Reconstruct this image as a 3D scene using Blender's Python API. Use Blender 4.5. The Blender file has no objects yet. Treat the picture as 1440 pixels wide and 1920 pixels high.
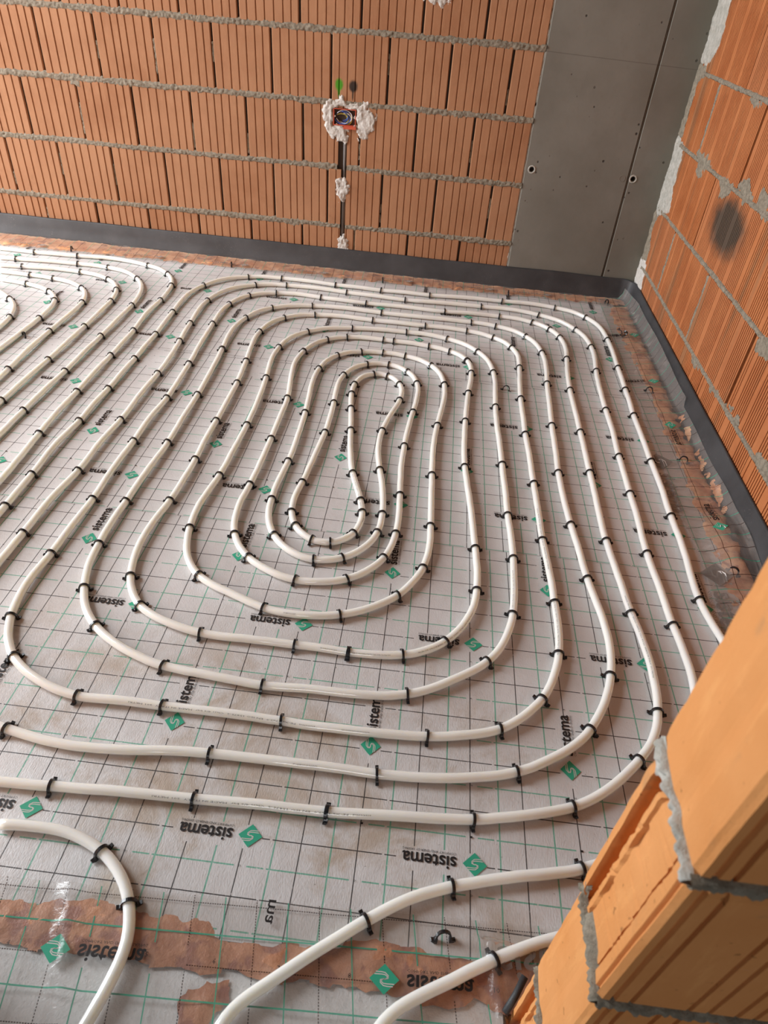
import bpy, bmesh, math, random
from mathutils import Vector, Matrix, noise
random.seed(7)
SC = bpy.context.scene
COL = SC.collection

# ------------------------------------------------------------------ camera, sky, lamps, exposure
cam = bpy.data.cameras.new('camera')
cam.sensor_fit = 'VERTICAL'; cam.sensor_height = 24.0; cam.sensor_width = 18.0
cam.lens = 1265.835 / 1920 * 24.0
cam.clip_start = 0.02; cam.clip_end = 60
cam.dof.use_dof = True; cam.dof.focus_distance = 1.75; cam.dof.aperture_fstop = 5.6
co = bpy.data.objects.new('camera', cam); COL.objects.link(co)
CR = ((0.99324, 0.09719, 0.06366), (0.11058, -0.62280, -0.77453), (-0.03563, 0.77634, -0.62934))
co.matrix_world = Matrix(((CR[0][0], -CR[1][0], -CR[2][0], -0.17682),
                          (CR[0][1], -CR[1][1], -CR[2][1], -0.54854),
                          (CR[0][2], -CR[1][2], -CR[2][2], 1.21737), (0, 0, 0, 1)))
SC.camera = co
world = bpy.data.worlds.new('sky'); SC.world = world; world.use_nodes = True
bg = world.node_tree.nodes['Background']
bg.inputs[0].default_value = (0.86, 0.93, 1.0, 1); bg.inputs[1].default_value = 0.08

def area(name, loc, target, sx, sy, power, col):
    l = bpy.data.lights.new(name, 'AREA'); l.shape = 'RECTANGLE'; l.size = sx; l.size_y = sy
    l.energy = power; l.color = col
    o = bpy.data.objects.new(name, l); COL.objects.link(o); o.location = loc
    o.rotation_euler = (Vector(target) - Vector(loc)).to_track_quat('-Z', 'Z').to_euler()
    return o
area('daylight_left_window', (-6.05, 1.1, 1.35), (-2.0, 1.1, .7), 2.3, 2.2, 240, (0.90, 0.955, 1.0))
area('added_overhead_light', (-4.3, 1.5, 2.85), (-1.2, 1.3, 0), 1.7, 1.5, 135, (0.90, 0.955, 1.0))  # added overhead lamp to brighten the floor, not a known window
area('daylight_window_behind', (-0.5, -3.3, 1.0), (-0.35, 0.3, 0.1), 0.9, 1.1, 13, (0.97, 0.98, 1.0))
SC.view_settings.view_transform = 'Standard'; SC.view_settings.look = 'None'
SC.view_settings.gamma = 1.0; SC.view_settings.use_curve_mapping = False
SC.view_settings.exposure = 0.35

# ------------------------------------------------------------------ node helpers
class NT:
    def __init__(s, name):
        s.m = bpy.data.materials.new(name); s.m.use_nodes = True
        s.t = s.m.node_tree; s.t.nodes.clear()
        s.out = s.t.nodes.new('ShaderNodeOutputMaterial')
    def n(s, kind, **kw):
        nd = s.t.nodes.new(kind)
        for k, v in kw.items(): setattr(nd, k, v)
        return nd
    def set(s, sock, v):
        if isinstance(v, bpy.types.NodeSocket): s.t.links.new(v, sock)
        elif hasattr(v, '__len__') and len(v) == 3 and sock.type == 'RGBA': sock.default_value = (*v, 1)
        else: sock.default_value = v
    def math(s, op, a, b=0.0, c=0.0, clamp=False):
        nd = s.n('ShaderNodeMath', operation=op, use_clamp=clamp)
        for i, v in enumerate((a, b, c)): s.set(nd.inputs[i], v)
        return nd.outputs[0]
    def mix(s, f, a, b):
        nd = s.n('ShaderNodeMix', data_type='RGBA')
        s.set(nd.inputs[0], f); s.set(nd.inputs[6], a); s.set(nd.inputs[7], b)
        return nd.outputs[2]
    def noise(s, scale, detail=3, rough=.55, vec=None, dist=0.0):
        nd = s.n('ShaderNodeTexNoise'); nd.inputs['Scale'].default_value = scale
        nd.inputs['Detail'].default_value = detail; nd.inputs['Roughness'].default_value = rough
        nd.inputs['Distortion'].default_value = dist
        if vec is not None: s.t.links.new(vec, nd.inputs['Vector'])
        return nd.outputs[0]
    def ramp(s, v, lo, hi):
        nd = s.n('ShaderNodeMapRange', clamp=True); nd.interpolation_type = 'SMOOTHSTEP'
        s.set(nd.inputs[0], v); nd.inputs[1].default_value = lo; nd.inputs[2].default_value = hi
        return nd.outputs[0]
    def pos(s):
        return s.n('ShaderNodeNewGeometry').outputs['Position']
    def objco(s):
        return s.n('ShaderNodeTexCoord').outputs['Object']
    def xyz(s, v):
        nd = s.n('ShaderNodeSeparateXYZ'); s.t.links.new(v, nd.inputs[0]); return nd.outputs
    def scalev(s, v, sc):
        nd = s.n('ShaderNodeMapping'); nd.inputs['Scale'].default_value = sc
        s.t.links.new(v, nd.inputs['Vector']); return nd.outputs[0]
    def bump(s, h, strength, dist):
        nd = s.n('ShaderNodeBump'); nd.inputs['Strength'].default_value = strength
        nd.inputs['Distance'].default_value = dist; s.t.links.new(h, nd.inputs['Height']); return nd.outputs[0]
    def pbsdf(s, col, rough, spec=.5, normal=None, **kw):
        nd = s.n('ShaderNodeBsdfPrincipled')
        s.set(nd.inputs['Base Color'], col); s.set(nd.inputs['Roughness'], rough)
        nd.inputs['Specular IOR Level'].default_value = spec
        if normal is not None: s.t.links.new(normal, nd.inputs['Normal'])
        for k, v in kw.items(): s.set(nd.inputs[k.replace('_', ' ')], v)
        return nd.outputs[0]
    def done(s, sh):
        s.t.links.new(sh, s.out.inputs[0]); return s.m

def plain(name, col, rough=.5, spec=.5, **kw):
    t = NT(name); return t.done(t.pbsdf(col, rough, spec, **kw))

def lines(t, v, period, off, hw):
    w = t.math('WRAP', t.math('SUBTRACT', v, off), -period / 2, period / 2)
    # math WRAP inputs are value, max, min
    w.node.inputs[1].default_value = period / 2; w.node.inputs[2].default_value = -period / 2
    return t.math('LESS_THAN', t.math('ABSOLUTE', w), hw)
def near(t, v, period, off, half):
    return lines(t, v, period, off, half)
def mx(t, *a):
    r = a[0]
    for b in a[1:]: r = t.math('MAXIMUM', r, b)
    return r

# ------------------------------------------------------------------ materials
BLACK_INK = (0.022, 0.018, 0.018); GREEN_INK = (0.06, 0.36, 0.24)

def foil_material(name, base_v, du, u0):
    """matt white-grey foil printed with a 50 mm grid, left blank where the logos sit"""
    t = NT(name); P = t.pos(); X, Y, Zc = t.xyz(P)
    x = t.math('SUBTRACT', X, du); y = t.math('SUBTRACT', Y, base_v)
    kx = lines(t, x, .1, 0.0, .0010); ky = lines(t, y, .1, 0.0, .0010)
    gx = lines(t, x, .1, .054, .0014); gy = lines(t, y, .1, .05, .0013)
    # blanks round the logos lying across and along the roll, and short gaps before the decimetre marks
    mh = t.math('MULTIPLY', near(t, x, .4, u0 - .0505, .0805), near(t, y, .5, 0.0, .021))
    mv = t.math('MULTIPLY', near(t, y, .5, .2505, .0805), near(t, x, .4, u0 + .2, .021))
    gap = near(t, x, .2, -.154, .0022)
    numgap = t.math('MULTIPLY', near(t, x, .2, .003, .011), near(t, y, .1, .05, .004))
    blank = mx(t, mh, mv)
    keep = t.math('SUBTRACT', 1.0, blank)
    kk = t.math('MULTIPLY', mx(t, kx, t.math('MULTIPLY', ky, t.math('SUBTRACT', 1.0, gap))), keep)
    gg = t.math('MULTIPLY', mx(t, gx, t.math('MULTIPLY', gy, t.math('SUBTRACT', 1.0, mx(t, gap, numgap)))), keep)
    wear = t.ramp(t.noise(90, 4, .7, P), .28, .42)
    kk = t.math('MULTIPLY', kk, t.math('MULTIPLY', wear, .93)); gg = t.math('MULTIPLY', gg, t.math('MULTIPLY', wear, .78))
    n1 = t.noise(3.0, 4, .6, P); n2 = t.noise(38, 5, .65, P)
    base = t.mix(t.ramp(n1, .35, .7), (0.60, 0.583, 0.577), (0.67, 0.66, 0.66))
    base = t.mix(t.math('MULTIPLY', t.ramp(n2, .5, .75), .25), base, (0.56, 0.50, 0.47))
    # trodden-in dirt, heaviest between the near pipe rows
    d = t.math('MULTIPLY', t.ramp(t.noise(4.2, 6, .68, P, .6), .46, .66),
               t.math('MULTIPLY', t.ramp(Y, .62, .22), t.ramp(X, .28, -.02)))
    base = t.mix(t.math('MULTIPLY', d, .72), base, (0.40, 0.30, 0.21))
    speck = t.math('MULTIPLY', t.ramp(t.noise(150, 2, .5, P), .735, .76), t.ramp(Y, 1.1, .3))
    base = t.mix(t.math('MULTIPLY', speck, .55), base, (0.13, 0.10, 0.085))
    c = t.mix(gg, base, GREEN_INK); c = t.mix(kk, c, BLACK_INK)
    weave = t.noise(420, 2, .5, t.scalev(P, (1, .35, 1)))
    hgt = t.math('ADD', t.math('MULTIPLY', weave, .5), t.math('MULTIPLY', t.noise(26, 4, .6, P), 1.6))
    rough = t.mix(n2, (.38, .38, .38), (.52, .52, .52))
    return t.done(t.pbsdf(c, rough, .42, t.bump(hgt, .42, .0024)))

def brick_material(name, c1, c2, c3, paint=(), spots=False, bands=False):
    t = NT(name); P = t.pos(); ob = t.objco()
    rnd = t.n('ShaderNodeObjectInfo').outputs['Random']
    n1 = t.noise(5.0, 4, .6, P); n2 = t.noise(60, 4, .65, t.scalev(P, (1, 1, .16)))
    c = t.mix(t.ramp(n1, .32, .68), c1, c2)
    c = t.mix(t.math('MULTIPLY', rnd, .5), c, c3)
    c = t.mix(t.math('MULTIPLY', t.ramp(n2, .52, .7), .3), c, (c2[0] * 1.18, c2[1] * 1.3, c2[2] * 1.35))
    st = t.ramp(t.noise(11, 5, .7, P), .6, .8)
    c = t.mix(t.math('MULTIPLY', st, .35), c, (c1[0] * .62, c1[1] * .62, c1[2] * .62))
    if spots:       # burnt specks, grey rubbing marks and pale lime scuffs
        sp = t.ramp(t.noise(75, 2, .5, P), .70, .755)
        c = t.mix(t.math('MULTIPLY', sp, .6), c, (0.20, 0.075, 0.02))
        gm = t.math('MULTIPLY', t.ramp(t.noise(16, 3, .6, t.scalev(P, (1, 1, .3))), .60, .70), t.ramp(t.noise(60, 3, .6, P), .42, .6))
        c = t.mix(t.math('MULTIPLY', gm, .42), c, (0.25, 0.17, 0.10))
        c = t.mix(t.math('MULTIPLY', t.ramp(t.noise(9, 4, .65, P, .7), .66, .78), .35), c, (0.62, 0.46, 0.36))
    if bands:       # kiln-browned stripes down the blocks
        bd = t.ramp(t.noise(13, 2, .5, t.scalev(P, (1, 1, .07))), .54, .70)
        c = t.mix(t.math('MULTIPLY', bd, .6), c, (0.20, 0.115, 0.06))
    for (px, py, pz, rx, rz, col, k) in paint:      # sprayed marks with soft edges
        X, Y, Zc = t.xyz(P)
        a = t.math('DIVIDE', t.math('SUBTRACT', X if rx[0] == 'x' else Y, px if rx[0] == 'x' else py), rx[1])
        b = t.math('DIVIDE', t.math('SUBTRACT', Zc, pz), rz)
        r = t.math('SQRT', t.math('ADD', t.math('MULTIPLY', a, a), t.math('MULTIPLY', b, b)))
        r = t.math('ADD', r, t.math('MULTIPLY', t.math('SUBTRACT', t.noise(24, 3, .6, P), .5), .5))
        c = t.mix(t.math('MULTIPLY', t.ramp(r, 1.15, .55), k), c, col)
    h = t.math('ADD', t.noise(170, 4, .7, P), t.math('MULTIPLY', n2, .8))
    return t.done(t.pbsdf(c, .82, .25, t.bump(h, .35, .0016)))

def rocky(name, c1, c2, scale, bump, rough=.9):
    t = NT(name); P = t.pos()
    n = t.noise(scale, 5, .7, P); f = t.noise(scale * 6, 4, .7, P)
    c = t.mix(t.ramp(n, .3, .7), c1, c2)
    c = t.mix(t.math('MULTIPLY', t.ramp(f, .55, .75), .45), c, (c1[0] * .55, c1[1] * .55, c1[2] * .55))
    return t.done(t.pbsdf(c, rough, .2, t.bump(t.math('ADD', n, f), .6, bump)))

def concrete_material():
    t = NT('fair_faced_concrete'); P = t.pos()
    n = t.noise(2.2, 5, .6, P); f = t.noise(30, 5, .65, P)
    c = t.mix(t.ramp(n, .3, .7), (0.158, 0.150, 0.126), (0.215, 0.207, 0.180))
    c = t.mix(t.math('MULTIPLY', t.ramp(f, .5, .8), .35), c, (0.17, 0.145, 0.12))
    v = t.n('ShaderNodeTexVoronoi'); v.inputs['Scale'].default_value = 19; t.t.links.new(P, v.inputs['Vector'])
    pit = t.math('MULTIPLY', t.ramp(v.outputs['Distance'], .12, .07), t.ramp(t.noise(7, 2, .5, P), .44, .54))
    c = t.mix(pit, c, (0.05, 0.042, 0.036))
    X, Y, Zc = t.xyz(P)
    seam = t.math('LESS_THAN', t.math('ABSOLUTE', t.math('ADD', t.math('SUBTRACT', Zc, .985), t.math('MULTIPLY', X, .03))), .0016)
    c = t.mix(t.math('MULTIPLY', seam, .5), c, (0.09, 0.078, 0.066))
    c = t.mix(t.math('MULTIPLY', t.ramp(X, .70, .80), .25), c, (0.15, 0.16, 0.12))
    h = t.math('SUBTRACT', f, t.math('MULTIPLY', pit, 3.0))
    return t.done(t.pbsdf(c, .72, .3, t.bump(h, .3, .002)))

def pipe_material():
    t = NT('milky_plastic_pipe')
    n = t.noise(30, 2, .5, t.pos())
    c = t.mix(n, (0.86, 0.86, 0.80), (0.90, 0.90, 0.85))
    return t.done(t.pbsdf(c, .16, .5, None, Subsurface_Weight=.85, Subsurface_Radius=(.016, .015, .012), Subsurface_Scale=1.0, Coat_Weight=.9, Coat_Roughness=.05))

def foam_strip_material():
    t = NT('black_foam'); P = t.pos()
    n = t.noise(260, 3, .6, P); g = t.noise(6, 3, .6, P)
    c = t.mix(t.ramp(g, .3, .7), (0.030, 0.030, 0.032), (0.052, 0.052, 0.055))
    d = t.math('MULTIPLY', t.ramp(t.noise(320, 2, .6, P), .66, .72), t.ramp(t.noise(9, 3, .6, P), .48, .66))
    c = t.mix(t.math('MULTIPLY', d, .55), c, (0.5, 0.45, 0.4))
    return t.done(t.pbsdf(c, .55, .45, t.bump(n, .5, .0012)))

def filler_material(name='orange_filler', a=(0.66, 0.27, 0.12), b=(0.88, 0.52, 0.29), spot=(0.27, 0.085, 0.06), s0=.56, s1=.66):
    t = NT(name); P = t.pos()
    n = t.noise(16, 5, .65, P, .4); f = t.noise(70, 4, .7, P)
    c = t.mix(t.ramp(n, .3, .72), a, b)
    c = t.mix(t.math('MULTIPLY', t.ramp(t.noise(24, 3, .5, P), s0, s1), .65), c, spot)
    return t.done(t.pbsdf(c, .5, .4, t.bump(t.math('ADD', n, f), .5, .004)))

def film_material(name, milk, tint, printed):
    """clear polythene film: mostly see-through, a little milky, glossy, with printed lines"""
    t = NT(name); P = t.pos(); X, Y, Zc = t.xyz(P)
    tr = t.n('ShaderNodeBsdfTransparent'); tr.inputs[0].default_value = (.97, .96, .95, 1)
    fac = t.math('ADD', milk, t.math('MULTIPLY', t.ramp(t.noise(14, 4, .6, P, .8), .5, .75), milk))
    col = tint
    if printed == 'flap':
        xr = t.math('ADD', X, t.math('MULTIPLY', Y, .16)); yr = t.math('SUBTRACT', Y, t.math('MULTIPLY', X, .039))
        dots = t.math('LESS_THAN', t.math('WRAP', xr, .004, 0.0), .0028)
        dots2 = t.math('LESS_THAN', t.math('WRAP', Y, .004, 0.0), .0028)
        blank = t.math('MULTIPLY', near(t, X, .52, -.555, .115), near(t, yr, 2.0, -.183, .021))
        keep = t.math('SUBTRACT', 1.0, blank)
        k = mx(t, t.math('MULTIPLY', lines(t, xr, .104, -.682, .0008), dots2), t.math('MULTIPLY', lines(t, yr, .0893, -.1885, .0008), dots))
        g = mx(t, lines(t, xr, .104, -.630, .0010), lines(t, yr, .0893, -.2335, .0012))
        k = t.math('MULTIPLY', k, keep); g = t.math('MULTIPLY', g, keep)
    elif printed == 'skirt':
        w = t.math('MULTIPLY', t.math('SUBTRACT', t.noise(9, 3, .6, P), .5), .022)
        k = mx(t, lines(t, t.math('ADD', Y, w), .1, .03, .0011), lines(t, t.math('ADD', X, t.math('MULTIPLY', w, .5)), .1, .0, .0008))
        g = lines(t, t.math('ADD', Y, w), .1, .08, .0012)
    else:
        k = lines(t, X, .1, .02, .0009); g = lines(t, X, .1, .07, .0009)
    col = t.mix(g, col, GREEN_INK); col = t.mix(k, col, (0.05, 0.025, 0.02))
    fac = t.math('MAXIMUM', fac, t.math('MULTIPLY', mx(t, k, g), .82))
    df = t.n('ShaderNodeBsdfDiffuse'); t.set(df.inputs[0], col)
    m1 = t.n('ShaderNodeMixShader'); t.set(m1.inputs[0], fac); t.t.links.new(tr.outputs[0], m1.inputs[1]); t.t.links.new(df.outputs[0], m1.inputs[2])
    gl = t.n('ShaderNodeBsdfGlossy'); gl.inputs['Roughness'].default_value = .16
    t.t.links.new(t.bump(t.noise(45, 4, .6, P, .5), .35, .004), gl.inputs['Normal'])
    lw = t.n('ShaderNodeFresnel'); lw.inputs[0].default_value = 1.42
    m2 = t.n('ShaderNodeMixShader'); t.set(m2.inputs[0], t.math('MULTIPLY', lw.outputs[0], .45)); t.t.links.new(m1.outputs[0], m2.inputs[1]); t.t.links.new(gl.outputs[0], m2.inputs[2])
    return t.done(m2.outputs[0])

M = {}
M['brick_back'] = brick_material('terracotta_block_back', (0.325, 0.150, 0.074), (0.395, 0.198, 0.104), (0.415, 0.22, 0.122),
    [(-.684, 0, .795, ('x', .021), .026, (0.05, 0.27, 0.012), .95), (-.684, 0, .768, ('x', .006), .03, (0.05, 0.27, 0.012), .9),
     (-.622, 0, .793, ('x', .021), .026, (0.022, 0.018, 0.016), .95), (-.622, 0, .765, ('x', .005), .03, (0.022, 0.018, 0.016), .8)])
M['brick_right'] = brick_material('terracotta_block_right', (0.38, 0.118, 0.036), (0.47, 0.17, 0.06), (0.40, 0.165, 0.078),
    [(0, 1.985, .585, ('y', .185), .098, (0.060, 0.052, 0.040), .93)], bands=True)
M['brick_jamb'] = brick_material('terracotta_block_jamb', (0.60, 0.235, 0.066), (0.68, 0.30, 0.105), (0.64, 0.275, 0.095), spots=True)
M['mortar'] = rocky('cement_mortar', (0.205, 0.175, 0.132), (0.36, 0.315, 0.245), 75, .006)
M['mortar_pale'] = rocky('pale_mortar', (0.36, 0.345, 0.30), (0.55, 0.53, 0.48), 40, .005)
M['plaster'] = rocky('white_plaster', (0.52, 0.485, 0.44), (0.70, 0.675, 0.635), 45, .004)
M['joint_dark'] = plain('dark_joint_mortar', (0.07, 0.055, 0.045), .95, .1)  # dark mortar of the wall core behind the block joints
M['concrete'] = concrete_material()
M['pipe'] = pipe_material()
M['clip'] = plain('black_clip_plastic', (0.014, 0.014, 0.016), .24, .5)
M['ink'] = plain('black_ink', BLACK_INK, .5, .3)
M['green'] = plain('green_ink', (0.04, 0.36, 0.225), .5, .3)
M['pale'] = plain('unprinted_foil', (0.62, 0.58, 0.55), .5, .3)
M['grey_ink'] = plain('faded_grey_ink', (0.20, 0.18, 0.165), .55, .3, Alpha=.62)
M['pipe_ink'] = plain('grey_marking_ink', (0.20, 0.20, 0.20), .5, .3)
M['foam'] = foam_strip_material()
M['filler'] = filler_material()
M['filler_front'] = filler_material('brown_mortar_strip', (0.40, 0.175, 0.095), (0.58, 0.30, 0.18), (0.25, 0.10, 0.085), .50, .60)
M['board'] = rocky('white_insulation_foam', (0.66, 0.655, 0.65), (0.76, 0.755, 0.75), 30, .002, .7)
M['screed'] = rocky('rough_screed', (0.24, 0.21, 0.18), (0.33, 0.29, 0.25), 14, .004)
M['red_box'] = plain('red_box_plastic', (0.52, 0.09, 0.045), .4, .45)
M['dark_void'] = plain('dark_box_inside', (0.05, 0.022, 0.016), .8, .2)
M['conduit'] = plain('grey_conduit', (0.13, 0.115, 0.105), .35, .5)
M['wire_blue'] = plain('blue_wire', (0.05, 0.11, 0.42), .35, .5)
M['wire_light'] = plain('light_blue_wire', (0.25, 0.55, 0.72), .35, .5)
M['wire_grey'] = plain('grey_wire', (0.62, 0.62, 0.64), .35, .5)
M['wire_brown'] = plain('brown_wire', (0.26, 0.11, 0.05), .35, .5)
M['wire_yellow'] = plain('yellow_green_wire', (0.62, 0.50, 0.10), .35, .5)
M['film_flap'] = film_material('clear_film_flap', .085, (0.62, 0.58, 0.55), 'flap')
M['film_skirt'] = film_material('clear_film_skirt', .15, (0.74, 0.67, 0.62), 'skirt')
M['film_back'] = film_material('clear_film_back', .14, (0.74, 0.67, 0.62), 'back')
M['screw'] = plain('screw_metal', (0.7, 0.7, 0.68), .3, .5, Metallic=1.0)

# ------------------------------------------------------------------ mesh helpers
def new_obj(name, me, parent=None):
    o = bpy.data.objects.new(name, me); COL.objects.link(o)
    if parent is not None: o.parent = parent
    return o
def mesh(name, V, F, mats, smooth=False, mi=None):
    me = bpy.data.meshes.new(name); me.from_pydata([tuple(v) for v in V], [], F); me.update()
    for m in (mats if isinstance(mats, (list, tuple)) else [mats]): me.materials.append(m)
    if mi: me.polygons.foreach_set('material_index', mi)
    if smooth: me.polygons.foreach_set('use_smooth', [True] * len(me.polygons))
    return me
def fix_normals(me):
    b = bmesh.new(); b.from_mesh(me); bmesh.ops.recalc_face_normals(b, faces=b.faces); b.to_mesh(me); b.free()
    return me
def empty(name, loc=(0, 0, 0)):
    o = bpy.data.objects.new(name, None); COL.objects.link(o); o.location = loc; o.empty_display_size = .05; return o
def tag(o, label=None, cat=None, group=None, kind=None):
    if label: o['label'] = label
    if cat: o['category'] = cat
    if group: o['group'] = group
    if kind: o['kind'] = kind
    return o
def box_vf(x0, x1, y0, y1, z0, z1):
    V = [(x, y, z) for z in (z0, z1) for y in (y0, y1) for x in (x0, x1)]
    return V, [(0, 2, 3, 1), (4, 5, 7, 6), (0, 1, 5, 4), (2, 6, 7, 3), (0, 4, 6, 2), (1, 3, 7, 5)]
def box(name, x0, x1, y0, y1, z0, z1, m, parent=None):
    return new_obj(name, mesh(name, *box_vf(x0, x1, y0, y1, z0, z1), m), parent)
def extrude(profile, z0, z1, nz=1, fn=None):
    """prism over a closed outline; fn(x, y, z, index) may move points"""
    n = len(profile); V = []; F = []
    for k in range(nz + 1):
        z = z0 + (z1 - z0) * k / nz
        for i, (x, y) in enumerate(profile): V.append(fn(x, y, z, i) if fn else (x, y, z))
    for k in range(nz):
        for i in range(n):
            j = (i + 1) % n; F.append((k * n + i, k * n + j, (k + 1) * n + j, (k + 1) * n + i))
    F.append(tuple(range(n - 1, -1, -1))); F.append(tuple(range(nz * n, nz * n + n)))
    return V, F
def tube_vf(P, r, n=10, caps=True):
    V = []; F = []; up = Vector((0, 0, 1))
    for i, p in enumerate(P):
        t = (P[min(i + 1, len(P) - 1)] - P[max(i - 1, 0)]).normalized()
        a = t.cross(up)
        if a.length < 1e-4: a = t.cross(Vector((0, 1, 0)))
        a.normalize(); b = a.cross(t)
        for k in range(n):
            q = 2 * math.pi * k / n; V.append(p + a * (r * math.cos(q)) + b * (r * math.sin(q)))
    for i in range(len(P) - 1):
        for k in range(n):
            F.append((i * n + k, i * n + (k + 1) % n, (i + 1) * n + (k + 1) % n, (i + 1) * n + k))
    if caps: F.append(tuple(range(n - 1, -1, -1))); F.append(tuple(range((len(P) - 1) * n, len(P) * n)))
    return V, F
def catmull(P, sub):
    out = []
    for i in range(len(P) - 1):
        a, b, c, d = P[max(i - 1, 0)], P[i], P[i + 1], P[min(i + 2, len(P) - 1)]
        for k in range(sub):
            t = k / sub
            out.append(.5 * ((2 * b) + (c - a) * t + (2 * a - 5 * b + 4 * c - d) * t * t + (3 * b - a - 3 * c + d) * t ** 3))
    out.append(P[-1]); return out
def poly_dist(poly, x, y):
    """signed distance to a polygon's outline, positive inside"""
    inside = False; d = 1e9; n = len(poly)
    for i in range(n):
        x1, y1 = poly[i]; x2, y2 = poly[(i + 1) % n]
        if (y1 > y) != (y2 > y) and x < (x2 - x1) * (y - y1) / (y2 - y1) + x1: inside = not inside
        dx, dy = x2 - x1, y2 - y1; L = dx * dx + dy * dy + 1e-12
        q = max(0, min(1, ((x - x1) * dx + (y - y1) * dy) / L))
        d = min(d, math.hypot(x - x1 - q * dx, y - y1 - q * dy))
    return d if inside else -d
def smear(name, poly, thick, res, fmap, m, parent, edge=.012, jit=.006, seed=0, freq=45, holes=()):
    """lumpy patch of trowelled stuff with a ragged edge; fmap(u, v, h) places it on its surface"""
    us = [p[0] for p in poly]; vs = [p[1] for p in poly]
    u0, u1, v0, v1 = min(us) - jit, max(us) + jit, min(vs) - jit, max(vs) + jit
    nu = max(2, int((u1 - u0) / res)); nv = max(2, int((v1 - v0) / res)); idx = {}; V = []; F = []; D = {}; SN = {}
    for j in range(nv + 1):
        for i in range(nu + 1):
            u = u0 + (u1 - u0) * i / nu; v = v0 + (v1 - v0) * j / nv
            d = poly_dist(poly, u, v)
            for h in holes: d = min(d, -poly_dist(h, u, v))
            d += jit * 1.6 * noise.noise(Vector((u * freq, v * freq, seed))) + jit * .8 * noise.noise(Vector((u * freq * 3, v * freq * 3, seed + 5)))
            D[i, j] = (d, u, v)
    for (i, j), (d, u, v) in list(D.items()):          # pull the outer ring in to the zero line so the rim is smooth
        if -3 * res < d <= 0:
            g = lambda a, b: D.get((max(0, min(nu, a)), max(0, min(nv, b))))
            gx = (g(i + 1, j)[0] - g(i - 1, j)[0]) / (2 * (u1 - u0) / nu); gy = (g(i, j + 1)[0] - g(i, j - 1)[0]) / (2 * (v1 - v0) / nv)
            L2 = max(.25, gx * gx + gy * gy); k = min(1.3 * res, -d)
            SN[i, j] = (u + k * gx / L2, v + k * gy / L2)
    def vert(i, j):
        if (i, j) not in idx:
            d, u, v = D[i, j]; u, v = SN.get((i, j), (u, v)); e = max(0, min(1, d / edge)); e = e * e * (3 - 2 * e)
            n = .62 + .45 * noise.noise(Vector((u * freq * .8, v * freq * .8, seed + 9))) + .30 * noise.noise(Vector((u * freq * 2.6, v * freq * 2.6, seed + 3)))
            idx[i, j] = len(V); V.append(fmap(u, v, -.0012 + e * thick * max(.12, n)))
        return idx[i, j]
    for j in range(nv):
        for i in range(nu):
            if sum(D[a, b][0] > 0 for a, b in ((i, j), (i + 1, j), (i + 1, j + 1), (i, j + 1))) >= 2:
                F.append((vert(i, j), vert(i + 1, j), vert(i + 1, j + 1), vert(i, j + 1)))
    if not F: return None
    return new_obj(name, fix_normals(mesh(name, V, F, m, True)), parent)
def cut(o, V, F, mname='cutter'):
    c = new_obj(mname, fix_normals(mesh(mname, V, F, o.data.materials[0])))
    bpy.context.view_layer.update(); c.matrix_world = o.matrix_world.copy()
    md = o.modifiers.new('cut', 'BOOLEAN'); md.operation = 'DIFFERENCE'; md.object = c; md.solver = 'EXACT'
    bpy.context.view_layer.update()
    me = bpy.data.meshes.new_from_object(o.evaluated_get(bpy.context.evaluated_depsgraph_get()))
    o.modifiers.clear(); o.data = me; bpy.data.objects.remove(c)
def text_vf(s, width, height, bold=0.0, res=2):
    """flat lettering triangulated to fit width x height, origin at left end of the baseline"""
    cu = bpy.data.curves.new('lettering', 'FONT'); cu.body = s; cu.resolution_u = res; cu.fill_mode = 'FRONT'; cu.offset = bold
    o = bpy.data.objects.new('lettering', cu); COL.objects.link(o); bpy.context.view_layer.update()
    me = bpy.data.meshes.new_from_object(o.evaluated_get(bpy.context.evaluated_depsgraph_get()))
    V = [v.co.copy() for v in me.vertices]; F = [tuple(p.vertices) for p in me.polygons]
    bpy.data.objects.remove(o); bpy.data.curves.remove(cu); bpy.data.meshes.remove(me)
    x0 = min(v.x for v in V); x1 = max(v.x for v in V)
    return [((v.x - x0) / (x1 - x0) * width, v.y * height, 0.0) for v in V], F
def strip2d(P, w):
    """flat ribbon of width w along 2-D points"""
    V = []; F = []
    for i, p in enumerate(P):
        a = P[max(i - 1, 0)]; b = P[min(i + 1, len(P) - 1)]
        tx, ty = b[0] - a[0], b[1] - a[1]; L = math.hypot(tx, ty) or 1
        V += [(p[0] - ty / L * w / 2, p[1] + tx / L * w / 2, 0), (p[0] + ty / L * w / 2, p[1] - tx / L * w / 2, 0)]
    for i in range(len(P) - 1): F.append((2 * i, 2 * i + 1, 2 * i + 3, 2 * i + 2))
    return V, F

# ------------------------------------------------------------------ back wall frame of reference
BT = -0.0251; BY = 2.873
ES = Vector((math.cos(BT), math.sin(BT), 0)); EN = Vector((math.sin(BT), -math.cos(BT), 0))
BACK = Matrix(((ES.x, EN.x, 0, 0), (ES.y, EN.y, 0, BY), (0, 0, 1, 0), (0, 0, 0, 1)))   # local x along, y towards the room, z up
def bw(s, z, d): return Vector((0, BY, 0)) + ES * s + EN * d + Vector((0, 0, z))
RX = 0.805
def rw(y, z, d): return Vector((RX - d, y, z))

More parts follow.
